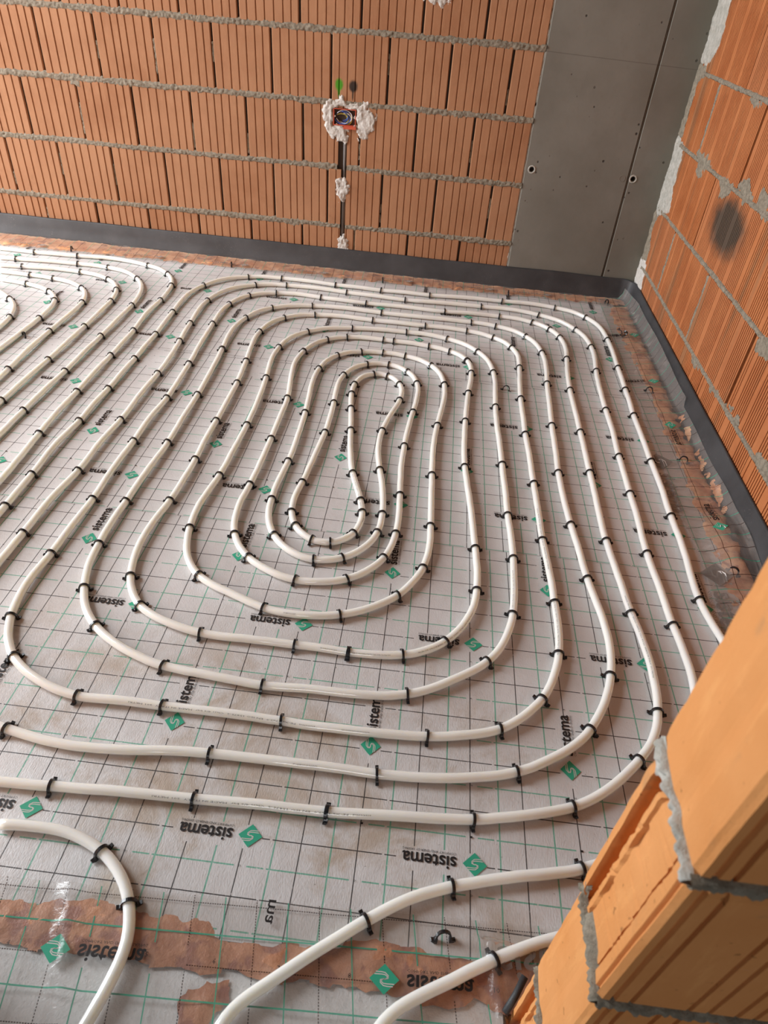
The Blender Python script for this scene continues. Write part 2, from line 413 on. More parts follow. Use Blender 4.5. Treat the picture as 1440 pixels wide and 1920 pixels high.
# ------------------------------------------------------------------ setting: floor, ceiling, walls
fl = box('floor', -6.4, 1.1, -1.4, 3.2, -.16, -.034, M['screed']); tag(fl, 'rough grey screed floor under the insulation boards', None, None, 'structure')
ce = box('ceiling', -6.4, 1.1, -2.0, 3.2, 2.75, 2.95, M['concrete']); tag(ce, 'bare concrete ceiling slab above the room with an opening added for the overhead lamp', None, None, 'structure')
wl = box('wall_left', -6.4, -6.15, -1.4, 3.2, -.16, 2.75, M['brick_back']); tag(wl, 'plain block wall with a big window opening on the left', None, None, 'structure')
cut(ce, *box_vf(-5.2, -3.2, .6, 2.4, 2.6, 3.1))  # opening added to let the overhead lamp through the slab
cut(wl, *box_vf(-6.6, -5.9, -.1, 2.3, .2, 2.48))

# --- back wall: mortar core, hollow clay blocks course by course, concrete pillar at the right end
core = new_obj('wall_back', mesh('wall_back', *box_vf(-6.15, .18, -.25, -.014, -.16, 2.75), M['joint_dark'])); core.matrix_world = BACK
tag(core, 'back wall of ribbed terracotta blocks in rough grey mortar', None, None, 'structure')
COURSE = .2624; ZJ = .2016
def rib_profile(w, ribs, gw, gd, depth, rnd):
    """front towards +y at y=0, grooves cut back by gd"""
    fw = [1 + rnd.uniform(-.14, .14) for _ in range(ribs)]; tot = sum(fw); avail = w - gw * (ribs - 1)
    P = [(0, -depth), (0, -.004), (.003, 0)]; x = 0
    for k in range(ribs):
        x += fw[k] / tot * avail
        if k < ribs - 1:
            P += [(x - .0008, -.0002), (x + gw * .16, -gd), (x + gw * .72, -gd), (x + gw + .0012, -.0003)]; x += gw
    P += [(w - .003, 0), (w, -.004), (w, -depth)]
    return P
def block_mesh(name, w, h, ribs, gw, gd, depth, m, seed):
    r = random.Random(seed); P = rib_profile(w, ribs, gw, gd, depth, r)
    V, F = extrude(P, 0, h)
    return fix_normals(mesh(name, V, F, m))
JOINTS = {0: [-2.186, -1.917, -1.646, -1.384, -1.115, -.856, -.594, -.329, -.072],
          1: [-2.316, -2.054, -1.787, -1.524, -1.253, -.992, -.731, -.471, -.215, .045],
          2: [-2.166, -1.902, -1.64, -1.367, -1.109, -.847, -.585, -.331, -.075],
          3: [-2.035, -1.769, -1.506, -1.243, -.983, -.72, -.471, -.208, .049],
          4: [-2.16, -1.90, -1.64, -1.377, -1.119, -.856, -.596, -.339, -.079],
          5: [-2.03, -1.77, -1.506, -1.243, -.983, -.72, -.471, -.208, .049]}
full = [block_mesh('brick', .252, COURSE - .016, 7, .0052, .0048, .11, M['brick_back'], k) for k in range(4)]
rb = random.Random(3); back_bricks = {}
for row, js in JOINTS.items():
    js = list(js)
    while js[0] > -4.5: js.insert(0, js[0] - .2625)
    js.append(.178); z0 = ZJ + COURSE * (row - 1) + .0065
    for a, b in zip(js, js[1:]):
        w = b - a - .0095
        if abs(w - .252) < .022: me = full[rb.randrange(4)]; sx = w / .252
        else: me = block_mesh('brick', w, COURSE - .016, max(3, round(w / .036)), .0052, .0048, .11, M['brick_back'], rb.random()); sx = 1
        o = new_obj('brick', me, core); o.location = (a + .0048, rb.uniform(-.0025, .002), z0 + .0015); o.scale = (sx, 1, 1)
        o.rotation_euler = (rb.uniform(-.006, .006), 0, rb.uniform(-.006, .006)); back_bricks[row, round(a, 3)] = o
def bed(name, u0, u1, zc, half, fmap, m, parent, seed, bulge=.004, du=.006, base=-.006, saw=.30):
    """rough horizontal mortar joint"""
    n = int((u1 - u0) / du); nv = 8; V = []; F = []
    for i in range(n + 1):
        u = u0 + (u1 - u0) * i / n
        e1 = half * (1 + .38 * noise.noise(Vector((u * 22, 1.3, seed))) + saw * noise.noise(Vector((u * 85, 2.3, seed)))); e0 = half * (1 + .38 * noise.noise(Vector((u * 22, 7.7, seed))) + saw * noise.noise(Vector((u * 85, 8.3, seed))))
        for j in range(nv + 1):
            q = j / nv * 2 - 1; z = zc + (q * e1 if q > 0 else q * e0)
            k = (1 - q * q * q * q)
            h = base + k * (bulge + .0065 + .0034 * noise.noise(Vector((u * 70, z * 90, seed))) + .0046 * noise.noise(Vector((u * 210, z * 210, seed + 2))))
            V.append(fmap(u, z, h))
    for i in range(n):
        for j in range(nv):
            a = i * (nv + 1) + j; F.append((a, a + nv + 1, a + nv + 2, a + 1))
    o = new_obj(name, fix_normals(mesh(name, V, F, m, True)), parent); o['kind'] = 'stuff'; return o
loc = lambda s, z, d: (s, d, z)
for k in range(0, 6):
    for a, b in (((-3.3, -.668), (-.641, .176)) if k == 0 else ((-3.3, -.686), (-.641, .176)) if k == 1 else ((-3.3, .176),)):
        bed('mortar_bed', a, b, ZJ + COURSE * k, .0148, loc, M['mortar'], core, k * 3.1, .0005, .0045, -.0045)
rj = random.Random(11)
for row, js in JOINTS.items():
    for s in js:
        if rj.random() < .55 and row < 5:
            zb = ZJ + COURSE * (row - 1); a = rj.uniform(.01, .12); b = a + rj.uniform(.06, .14)
            w = rj.uniform(.004, .0085)
            smear('mortar_joint', [(s - w, zb + a), (s + w, zb + a), (s + w * .8, zb + min(b, COURSE)), (s - w * .7, zb + min(b, COURSE))], .006, .0035,
                  lambda u, v, h: (u, h - .006, v), M['mortar'], core, .005, .003, row * 7 + s, 90)
for (poly, sd) in (([(-1.30, .20), (-1.05, .185), (-.98, .20), (-1.02, .215), (-1.28, .215)], 1), ([(-.60, .452), (-.52, .443), (-.47, .455), (-.50, .476), (-.60, .476)], 2),
                   ([(-.97, .195), (-.90, .178), (-.86, .19), (-.88, .21), (-.96, .215)], 3), ([(-1.93, .70), (-1.88, .69), (-1.87, .73), (-1.92, .735)], 4)):
    smear('mortar_smear', poly, .005, .005, lambda u, v, h: (u, h, v), M['mortar'], core, .008, .005, sd, 60)

# chase and box recess cut through the blocks
for (row, s0) in ((0, -.856), (1, -.731), (1, -.992), (2, -.847), (2, -.585), (3, -.72)):
    o = back_bricks.get((row, s0))
    if o is None: continue
    inv = o.matrix_basis.inverted()
    o.data = o.data.copy()
    if row < 3 and s0 in (-.856, -.731, -.847):
        wid = (-.684, -.643) if row == 2 else (-.667, -.642)
        V, F = box_vf(wid[0], wid[1], -.032, .02, -.1, .60 if row == 2 else .60)
        cut(o, [inv @ Vector((x, y, z)) for x, y, z in V], F)
    if row >= 2:
        V, F = box_vf(-.709, -.604, -.055, .02, .636, .706)
        cut(o, [inv @ Vector((x, y, z)) for x, y, z in V], F)

# concrete pillar with a shutter groove and tie holes
g = [(.178, -.25), (.178, -.003), (.181, 0), (.6365, 0), (.640, -.006), (.6425, -.002), (.6455, -.007), (.6495, 0), (.83, 0), (.83, -.25)]
V, F = extrude(g, -.16, 2.75)
pil = new_obj('concrete_pillar', fix_normals(mesh('concrete_pillar', V, F, M['concrete'])), core); pil['label'] = 'smooth grey concrete pillar with a vertical groove'
def cone_vf(cx, cz, r0, r1, depth, n=20):
    V = []; F = []
    for (r, y) in ((r0 * 1.15, .006), (r0, 0), (r1, -depth)):
        for k in range(n): q = 2 * math.pi * k / n; V.append((cx + r * math.cos(q), y, cz + r * math.sin(q)))
    for a in range(2):
        for k in range(n): F.append((a * n + k, a * n + (k + 1) % n, (a + 1) * n + (k + 1) % n, (a + 1) * n + k))
    F.append(tuple(range(n))); F.append(tuple(range(3 * n - 1, 2 * n - 1, -1)))
    return V, F
for cx, cz in ((.209, .535), (.664, .536)):
    cut(pil, *cone_vf(cx, cz, .0105, .007, .05))
    V = []; F = []; n = 24; mm = 6
    for i in range(n):
        q = 2 * math.pi * i / n
        for j in range(mm):
            w = 2 * math.pi * j / mm; rr = .0145 + .0035 * math.cos(w); V.append((cx + rr * math.cos(q), .0022 * math.sin(w), cz + rr * math.sin(q)))
    for i in range(n):
        for j in range(mm): F.append((i * mm + j, ((i + 1) % n) * mm + j, ((i + 1) % n) * mm + (j + 1) % mm, i * mm + (j + 1) % mm))
    new_obj('tie_hole_rim', mesh('tie_hole_rim', V, F, M['mortar_pale'], True), core)
    new_obj('tie_hole_dark_disc', mesh('tie_hole_dark_disc', [(cx + .0085 * math.cos(2 * math.pi * i / 16), -.035, cz + .0085 * math.sin(2 * math.pi * i / 16)) for i in range(16)], [tuple(range(16))], M['ink']), core)  # black disc stands in for the shade deep inside the hole
V = []; F = []
for i in range(24):
    q = 2 * math.pi * i / 24
    for r, y in ((.0105, -.0004), (.0125, .0012), (.0145, -.0004)): V.append((.616 + r * math.cos(q), y, .534 + r * math.sin(q)))
for i in range(24):
    for j in range(2): F.append((i * 3 + j, ((i + 1) % 24) * 3 + j, ((i + 1) % 24) * 3 + j + 1, i * 3 + j + 1))
new_obj('tie_hole_rim', mesh('tie_hole_rim', V, F, M['concrete'], True), core)
# thin mortar seam between blocks and pillar
smear('mortar_joint', [(.168, -.05), (.178, -.05), (.182, .5), (.18, 1.2), (.172, 1.2), (.17, .5)], .004, .005, lambda u, v, h: (u, h - .004, v), M['mortar_pale'], core, .004, .004, 21, 40)

# plaster round the wall box and over the conduit
boxhole = [(-.707, .638), (-.6055, .638), (-.6055, .7045), (-.707, .7045)]
P1 = [(-.747, .735), (-.721, .743), (-.712, .722), (-.694, .749), (-.671, .75), (-.647, .731), (-.62, .741), (-.588, .736), (-.547, .741), (-.543, .715), (-.516, .69),
      (-.516, .637), (-.536, .619), (-.553, .584), (-.581, .586), (-.602, .622), (-.604, .634), (-.64, .634), (-.637, .619), (-.638, .577), (-.662, .565), (-.691, .577), (-.724, .595), (-.743, .622), (-.758, .674)]
onb = lambda u, v, h: (u, h, v)
for nm, poly, th, hol, sd in (('plaster_patch', P1, .010, (boxhole,), 1), ('plaster_patch', [(-.690, .417), (-.653, .42), (-.623, .391), (-.626, .354), (-.65, .31), (-.675, .312), (-.69, .363)], .012, (), 2),
                              ('plaster_patch', [(-.345, 1.125), (-.315, 1.097), (-.262, 1.10), (-.23, 1.118), (-.225, 1.18), (-.33, 1.185)], .007, (), 6),
                              ('plaster_patch', [(-.680, .144), (-.646, .167), (-.62, .145), (-.619, .06), (-.675, .06)], .012, (), 3)):
    o = smear(nm, poly, th, .0036, onb, M['plaster'], core, .010, .010, sd, 50, hol)
# ------------------------------------------------------------------ wall box with wires, conduit
jb = empty('wall_box', (0, 0, 0)); jb.matrix_world = BACK
tag(jb, 'red recessed electrical wall box full of loose wires in white plaster', 'electrical box')
x0, x1, z0, z1 = -.7075, -.605, .6375, .705
V = []; F = []
for (a, y) in ((0, .004), (.0035, .004), (.0035, -.05), (0, -.05)):
    V += [(x0 + a, y, z0 + a), (x1 - a, y, z0 + a), (x1 - a, y, z1 - a), (x0 + a, y, z1 - a)]
for r in range(3):
    for k in range(4): F.append((r * 4 + k, r * 4 + (k + 1) % 4, (r + 1) * 4 + (k + 1) % 4, (r + 1) * 4 + k))
new_obj('frame', fix_normals(mesh('frame', V, F, M['red_box'])), jb)
new_obj('flange', mesh('flange', *box_vf(-.66, -.602, 0, .010, .6265, .6375), M['red_box']), jb)
new_obj('back_plate', mesh('back_plate', *box_vf(x0 + .002, x1 - .002, -.052, -.046, z0, z1), M['dark_void']), jb)
rwire = random.Random(5)
for k, mk in enumerate(('wire_brown', 'wire_grey', 'wire_yellow', 'wire_brown', 'wire_light', 'wire_blue', 'wire_brown', 'wire_yellow', 'wire_light', 'wire_blue', 'wire_grey', 'wire_yellow', 'wire_blue', 'wire_brown', 'wire_yellow', 'wire_grey', 'wire_blue')):
    cx, cz = -.672 + rwire.uniform(-.008, .012), .668 + rwire.uniform(-.006, .006); rx = .010 + .0019 * k; rz = .005 + .0014 * k; rx = min(rx, .036); rz = min(rz, .026)
    P = []
    a0 = rwire.uniform(-2.9, -1.8); a1 = rwire.uniform(1.6, 2.9)
    for i in range(15):
        q = a0 + (a1 - a0) * i / 14; P.append(Vector((min(max(cx + rx * math.cos(q) + .006, x0 + .007), x1 - .007), -.030 + .029 * (k / 17) + .003 * math.sin(q * 2 + k), min(max(cz + rz * math.sin(q), z0 + .007), z1 - .007))))
    new_obj('wire', mesh('wire', *tube_vf(catmull(P, 2), .0019, 6), M[mk], True), jb)
for sx in (-.7005, -.6125):
    new_obj('screw', mesh('screw', *tube_vf([Vector((sx, -.004, .673)), Vector((sx, .0005, .673))], .0035, 10), M['screw']), jb)
cd = new_obj('conduit', mesh('conduit', *tube_vf([bw(-.6535, .03, -.011), bw(-.6535, .3, -.011), bw(-.6525, .60, -.010), bw(-.6525, .64, -.012)], .0098, 14), M['conduit'], True))
tag(cd, 'dark grey conduit in a chase below the red wall box', 'conduit')

# ------------------------------------------------------------------ right wall: long blocks with fine vertical combing
right = box('wall_right', RX + .014, RX + .3, -.1, 3.2, -.16, 2.75, M['mortar']); tag(right, 'right wall of finely combed orange clay blocks in grey mortar', None, None, 'structure')
def combed_profile(L, rnd, wide=True):
    P = [(0, -.10), (0, 0)]; y = 0
    while y < L - .03:
        for _ in range(rnd.choice((6, 7, 8))):
            if y > L - .025: break
            w = .0082 + rnd.uniform(-.0008, .0008); y += w
            P += [(y, 0), (y + .0009, -.0058), (y + .0041, -.0058), (y + .005, 0)]; y += .005
        y += rnd.choice((.022, .030, .018)) if wide else .012
    P = [p for p in P if p[0] < L - .004] + [(L - .002, 0), (L, -.10)]
    return P
def comb_mesh(L, h, seed):
    V, F = extrude(combed_profile(L, random.Random(seed)), 0, h)
    # profile x -> along -Y wall axis, profile y -> towards the room
    return fix_normals(mesh('brick', [(-y, x, z) for x, y, z in V], F, M['brick_right']))
cm = [comb_mesh(.496, .2475, k) for k in range(3)]
RJ = {0: (2.23,), 1: (2.495, 1.985), 2: (2.245, 1.74), 3: (2.525, 2.015), 4: (2.25, 1.74), 5: (2.5, 2.0)}
for row in range(0, 6):
    js = sorted(list(RJ[row])); step = .51
    while js[0] > .1: js.insert(0, js[0] - step)
    js.append(2.86) if 2.86 - js[-1] < .56 else js.extend([js[-1] + step, 2.86])
    z0 = .171 + COURSE * (row - 1) + .007
    for a, b in zip(js, js[1:]):
        gapw = .014 if (row in (1, 3)) else .004
        L = b - a - gapw
        if L < .03: continue
        if abs(L - .496) < .02: me = cm[rb.randrange(3)]; sy = L / .496
        else: me = comb_mesh(L, .2475, rb.random()); sy = 1
        o = new_obj('brick', me, right); o.location = (RX + rb.uniform(-.001, .002), a + gapw / 2, z0); o.scale = (1, sy, 1)
onr = lambda u, v, h: rw(u, v, h)
for k in range(0, 6): bed('mortar_bed', .05, 2.86, .171 + COURSE * k, .0098, lambda u, z, h: rw(u, z, h), M['mortar'], right, 40 + k * 2.3, .003)
for (y, z0j, z1j) in ((2.49, .178, .42), (1.985, .178, .42), (2.525, .70, .95)):
    smear('mortar_joint', [(y - .011, z0j), (y + .009, z0j), (y + .014, z1j), (y - .008, z1j)], .006, .005, lambda u, v, h: rw(u, v, h - .001), M['mortar'], right, .006, .005, y * 9, 50)
SM = [[(2.556, .722), (2.407, .73), (2.327, .705), (2.395, .675), (2.399, .642), (2.462, .64), (2.5, .681)], [(2.214, .695), (2.137, .719), (2.039, .702), (2.096, .656), (2.15, .635), (2.177, .666)],
      [(2.014, .711), (1.996, .753), (1.907, .736), (1.852, .709), (1.898, .684), (1.953, .691)], [(1.829, .708), (1.817, .757), (1.75, .735), (1.704, .689), (1.746, .674), (1.816, .689)],
      [(1.884, .165), (1.846, .183), (1.782, .17), (1.773, .153), (1.808, .144), (1.855, .143)], [(1.63, .154), (1.586, .182), (1.513, .176), (1.487, .165), (1.572, .151)],
      [(1.45, .384), (1.444, .436), (1.38, .455), (1.30, .44), (1.32, .40), (1.405, .39)], [(2.2, .94), (2.12, .97), (2.05, .945), (2.12, .925)], [(1.44, .19), (1.36, .2), (1.34, .18), (1.4, .165)], [(1.20, .19), (1.10, .205), (1.05, .175), (1.12, .16)]]
for i, s in enumerate(SM): smear('mortar_smear', s, .006, .007, onr, M['mortar'], right, .012, .011, i * 1.7, 40)
for poly, mat, sd in (([(2.87, 1.75), (2.87, .985), (2.72, .985), (2.67, 1.06), (2.70, 1.2), (2.68, 1.75)], 'mortar_pale', 1), ([(2.88, .99), (2.88, .71), (2.80, .72), (2.815, .80), (2.81, .92), (2.70, .972)], 'mortar', 2),
                      ([(2.87, .73), (2.87, .40), (2.80, .405), (2.64, .455), (2.69, .53), (2.70, .62), (2.72, .70)], 'mortar_pale', 3), ([(2.87, .43), (2.87, .15), (2.80, .16), (2.77, .26), (2.83, .34), (2.80, .41)], 'mortar', 4), ([(2.87, .22), (2.87, .03), (2.72, .04), (2.73, .12), (2.76, .20)], 'plaster', 5)):
    smear('corner_mortar', poly, .009, .008, onr, M[mat], right, .016, .012, sd * 3.3, 30)

# ------------------------------------------------------------------ near door jamb of blocks, bottom right
jamb = box('wall_front', .105, 2.2, -.300, -.214, -.16, 2.3, M['joint_dark']); tag(jamb, 'end of a terracotta block wall close to the camera', None, None, 'structure')
jl = box('wall_front', -6.15, -.88, -.316, -.204, -.16, 2.75, M['brick_jamb'], jamb); jl.name = 'door_wall'; jl['label'] = 'left-hand part of the door wall'
AX = .054; Y0 = -.316; Y1 = -.204
def jamb_block(kind, h, seed):
    r = random.Random(seed); L = .25
    if kind == 'groove':
        A = [(0, Y1 - .004), (0, -.2165), (.016, -.219), (.017, -.2305), (.0005, -.2335), (0, -.2395), (.0035, -.2415), (.0042, -.2865), (.0105, -.2885), (.0105, -.2910), (.0003, -.2930), (0, -.304), (.0035, -.306), (.0035, -.3085), (0, -.311)]
    else:
        A = [(.001, Y1 - .004), (0, -.225), (.0, -.250), (.0022, -.262), (.0022, -.268), (0, -.280), (0, -.309), (.0025, -.312)]
    B = [(.0045, Y0 + .0005), (.011, Y0), (.0125, Y0 + .004), (.0155, Y0 + .004), (.017, Y0)]
    x = .017
    for w in ((.012, .050, .014, .021, .012, .026, .013, .03, .012) if kind == 'groove' else (.008, .03, .016, .03, .02, .028, .02, .025)):
        x += w
        if x > L - .012: break
        B += [(x, Y0), (x + .001, Y0 + .0055), (x + .0042, Y0 + .0055), (x + .0052, Y0)]; x += .0052
    P = [(.004, Y1)] + A + B + [(L, Y0), (L, Y1)]
    nz = 44
    lo, hi = -.2450, -.2330
    def fn(px, py, z, i):
        dx = 0; dy = 0
        if kind == 'groove' and px < .02 and (-.2420 <= py <= -.2330 or -.2935 <= py <= -.2860):
            q = noise.noise(Vector((z * 55, py * 300, seed))) ; q2 = noise.noise(Vector((z * 150, py * 300, seed + 4)))
            dx = max(0, q * .006 + q2 * .003); dy = q * .0022
        dx += .0007 * noise.noise(Vector((z * 30, py * 60, seed)))
        if px < .02 and py > Y1 - .006: dx += max(0, .002 * noise.noise(Vector((z * 40, 3, seed))))
        return (px + dx, py + dy, z)
    V, F = extrude(P, 0, h, nz, fn)
    # soften the two end edges
    n = len(P); c = Vector((L / 2, (Y0 + Y1) / 2, 0))
    V = [Vector(v) for v in V]
    for k, inset in ((0, .003), (1, 0.0005), (nz - 1, .0005), (nz, .003)):
        for i in range(n):
            v = V[k * n + i]
            if v.x < .03 or v.y < Y0 + .008: v.x += inset if v.x < .03 else 0; v.y += inset * (1 if v.y < (Y0 + Y1) / 2 else -1)
    return fix_normals(mesh('brick', V, F, M['brick_jamb']))
ZB = [-.071 - .262, -.077, .187, .446, .717, .977, 1.239, 1.501, 1.763, 2.025, 2.287]
jm = {'smooth': jamb_block('smooth', .2505, 5), 'groove': jamb_block('groove', .2505, 9)}
for i in range(1, len(ZB) - 1):
    kind = 'groove' if i in (1, 3, 6, 8) else 'smooth'
    for k in range(2):
        o = new_obj('brick', jm[kind], jamb); o.location = (AX + k * .262 + max(0, .72 - (ZB[i] + .13)) * .013, 0, ZB[i] + .0058)
        if k and i % 2: o.location.x += .02
for i in range(2, len(ZB) - 1):
    sd = i * 4.1
    bed('mortar_bed', Y0 + .001, Y1 - .003, ZB[i] + .0, .0042, lambda u, z, h: (AX + max(0, .72 - z) * .013 - h, u, z + .12 * (u - Y0) * (1 if i == 4 else .3)), M['mortar_pale'] if i == 4 else M['mortar'], jamb, sd, .0008, .0022, -.0035, .12)
    bed('mortar_bed', AX + max(0, .72 - ZB[i]) * .013, .55, ZB[i], .0058, lambda u, z, h: (u, Y0 - h, z), M['mortar'], jamb, sd + 1, .001, .003, -.005, .12)
smear('mortar_smear', [(-.236, .470), (-.252, .474), (-.272, .468), (-.290, .458), (-.302, .447), (-.290, .436), (-.268, .438), (-.246, .444), (-.232, .452)], .019, .0025, lambda u, v, h: (AX + .008 - h, u, v), M['mortar'], jamb, .012, .003, 77, 30)
smear('mortar_smear', [(-.206, .472), (-.222, .476), (-.224, .446), (-.207, .440)], .010, .0025, lambda u, v, h: (AX + .006 - h, u, v), M['mortar'], jamb, .006, .003, 79, 40)
smear('mortar_smear', [(-.232, .728), (-.206, .742), (-.204, .715), (-.22, .70), (-.236, .712)], .004, .003, lambda u, v, h: (AX - h, u, v), M['mortar_pale'], jamb, .008, .004, 78, 90)

# ------------------------------------------------------------------ insulation boards with printed foil
def logo_mesh(mirror=False, tagline='COMFORT AND ENERGY SAVING', word='sistema', k=1.0, dk=True, ink='ink', gm='green'):
    """origin at the centre of the diamond, the word running towards +x"""
    V = []; F = []; MI = []
    def add(vf, mi, fx):
        b = len(V); V.extend(fx(*v) for v in vf[0]); F.extend(tuple(i + b for i in f) for f in vf[1]); MI.extend([mi] * len(vf[1]))
    if dk:
        add(([(-.0215, 0, 0), (0, -.0205, 0), (.0215, 0, 0), (0, .0205, 0)], [(0, 1, 2, 3)]), 1, lambda x, y, z: (x, y, 0))
        for sgn in (1, -1):
            for off in (.0, .0032):
                P = [(.0145 - off * .6, .0062 + off), (.004, .0062 + off), (-.001, .0058 + off * .9), (-.0042 - off * .4, .0035 + off * .4), (-.0036 - off * .6, .0012), (.0, -.0006 - off * .0)]
                add(strip2d([(sgn * a, sgn * b) for a, b in P], .0014), 2, lambda x, y, z: (x, y, .0002))
    add(text_vf(word, .096, .0335, .019, 3), 0, lambda x, y, z: (x + .0325, y - .0085, 0))
    if tagline: add(text_vf(tagline, .096, .0058, 0.0, 1), 0, lambda x, y, z: (x + .0325, y - .0158, 0))
    if mirror: V = [(x, -y, z) for x, y, z in V]
    V = [(x * k, y * k, z) for x, y, z in V]
    return mesh('printed_logo', V, F, [M[ink], M[gm], M['pale']], False, MI)
LOGO = logo_mesh(); LOGO_M = logo_mesh(True)
CR_ = Vector((CR[2][0], CR[2][1], CR[2][2])); CP = Vector((-0.17682, -0.54854, 1.21737))
def in_view(x, y, z=0, m=.10):
    v = Vector((x, y, z)) - CP; r = [Vector(q).dot(v) for q in CR]
    if r[2] < .1: return False
    return abs(1265.8 * r[0] / r[2]) < 720 * (1 + m) + 60 and abs(1265.8 * r[1] / r[2]) < 960 * (1 + m) + 60
PX0 = -3.6; PX1 = .700
PANELS = [('white foil insulation board with printed grid nearest the camera', -.165, .842, 0.0, 0.0, 0.0),
          ('middle white foil insulation board with printed grid, second from camera', .842, 1.802, .9925, -.008, .2),
          ('far white foil insulation board with printed grid, along the back wall', 1.802, 2.775, 1.912, -.0125, 0.0)]
for pi, (lab, ya, yb, base, du, u0) in enumerate(PANELS):
    b = box('insulation_board', PX0, PX1, ya, yb, -.034, -.0012, M['board']); tag(b, lab, 'insulation board', 'boards under the pipes')
    fm = foil_material('printed_foil_%d' % pi, base, du, u0)
    nx, ny = 150, 34; V = []; F = []
    for j in range(ny + 1):
        for i in range(nx + 1):
            x = PX0 + (PX1 - PX0) * i / nx; y = ya + (yb - ya) * j / ny
            wv = .00055 * noise.noise(Vector((x * 5, y * 5, 2))) - .0004
            xe = x + (.006 * noise.noise(Vector((y * 9, 1, pi))) if i == nx else 0); ye = y
            V.append((xe, ye + (-.003 if j == 0 and pi else 0), wv + (.0007 if j == 0 and pi else 0)))
    for j in range(ny):
        for i in range(nx): a = j * (nx + 1) + i; F.append((a, a + 1, a + nx + 2, a + nx + 1))
    new_obj('printed_foil', mesh('printed_foil', V, F, fm, True), b)
    nums = [[], []]
    k0 = math.floor((ya - base) / .5) - 1
    for kk in range(k0, k0 + 5):
        for mm in range(-12, 4):
            xx = du + u0 + .4 * mm + .008; yy = base + .5 * kk
            if xx > .645: continue
            if ya + .024 < yy < yb - .012 and in_view(xx - .05, yy):
                o = new_obj('printed_logo', LOGO, b); o.location = (xx, yy + .002, .0010); o.rotation_euler = (0, 0, math.pi)
            xx = du + u0 + .2 + .4 * mm; yy = base + .2 + .5 * kk + .008
            if xx > .645: continue
            if ya + .012 < yy < yb - .13 and in_view(xx, yy + .05):
                o = new_obj('printed_logo', LOGO, b); o.location = (xx, yy, .0010); o.rotation_euler = (0, 0, math.pi / 2)
    # decimetre figures on every second black line
    for n in range(0, 11):
        y = base + .1 * n - .05 if pi == 0 else ya + .055 + .1 * n
        if pi: y = base + .05 + .1 * round((y - base - .05) / .1)
        if not ya < y < yb: continue
        vf = text_vf(str(n), .0036 * len(str(n)), .0075, 0, 1)
        for mm in range(-14, 4):
            x = du + .2 * mm
            if not in_view(x, y) or x > .64: continue
            bse = len(nums[0]); nums[0] += [(x + .004 - v[1], y - .002 + v[0], .0010) for v in vf[0]]; nums[1] += [tuple(i + bse for i in f) for f in vf[1]]
    if nums[0]:
        o = new_obj('printed_figures', mesh('printed_figures', nums[0], nums[1], M['ink']), b); o['kind'] = 'stuff'

# near board without print, the orange joint between the boards and the clear film lying over both
nb = box('insulation_board', -.875, .050, -1.2, -.166, -.034, -.006, M['board']); tag(nb, 'plain white insulation board under clear film at the near edge', 'insulation board')
def filler(name, poly, label, seed, z=.004, thick=.006, res=.011, jit=.016, mat='filler'):
    o = smear(name, poly, thick, res, lambda u, v, h: (u, v, z - .004 + h), M[mat], None, .02, jit, seed, 22)
    tag(o, label, 'filler'); return o
filler('joint_filler', [(-3, -.135), (-.70, -.140), (-.62, -.128), (-.42, -.142), (-.385, -.163), (-.24, -.153), (-.156, -.130), (.02, -.137), (.4, -.13), (.4, -.26), (.02, -.205), (-.147, -.212), (-.266, -.206), (-.357, -.206), (-.44, -.206), (-.655, -.208), (-3, -.2)],
       'orange-brown mortar strip under clear film near the camera', 3, .004, .006, .008, .008, 'filler_front')
filler('joint_filler', [(-.43, -.25), (-.405, -.222), (-.372, -.214), (-.36, -.24), (-.39, -.29), (-.42, -.30)], 'small orange mortar lump under film beside the near pipe', 8, .002, .006, .008, .008, 'filler_front')
filler('joint_filler', [(-3.4, 2.945), (-3.4, 2.735), (-2.0, 2.742), (-1.0, 2.742), (-.2, 2.735), (.3, 2.74), (.66, 2.745), (.77, 2.74), (.765, 2.84), (.3, 2.855), (-1.0, 2.885), (-2, 2.912)],
       'orange-brown foam strip between floor foil and back wall', 5, .004, .010)
filler('joint_filler', [(.665, 2.74), (.655, 2.5), (.668, 2.2), (.690, 1.9), (.680, 1.7), (.690, 1.4), (.675, 1.0), (.67, .5), (.775, .5), (.768, 1.2), (.77, 1.8), (.775, 2.4), (.775, 2.74)],
       'orange-brown foam strip along the right wall under clear film', 6, -.001, .013)
# crumbs of foam standing up at the foot of the strip
for ci, (y, r, z) in enumerate(((1.44, .007, .006), (1.385, .019, .009), (1.31, .006, .006), (1.255, .010, .009), (1.205, .022, .012), (1.13, .007, .006), (1.565, .018, .010), (1.66, .009, .012))):
    o = smear('foam_crumb', [(y - r * 2.2, 0), (y + r * 2.2, .004), (y + r * 1.6, z + .012), (y - r * 1.4, z + .008)], .012, .004, lambda u, v, h: (.772 - h - (0.02 - v) * .6, u, v), M['filler'], None, .01, .005, y * 9, 60)
    if o: tag(o, 'torn orange foam crumb at foot of right strip, %s from the back' % ('third', 'fourth', 'fifth', 'sixth', 'seventh', 'last', 'second', 'first')[ci], 'crumb', 'orange foam crumbs by the right wall')

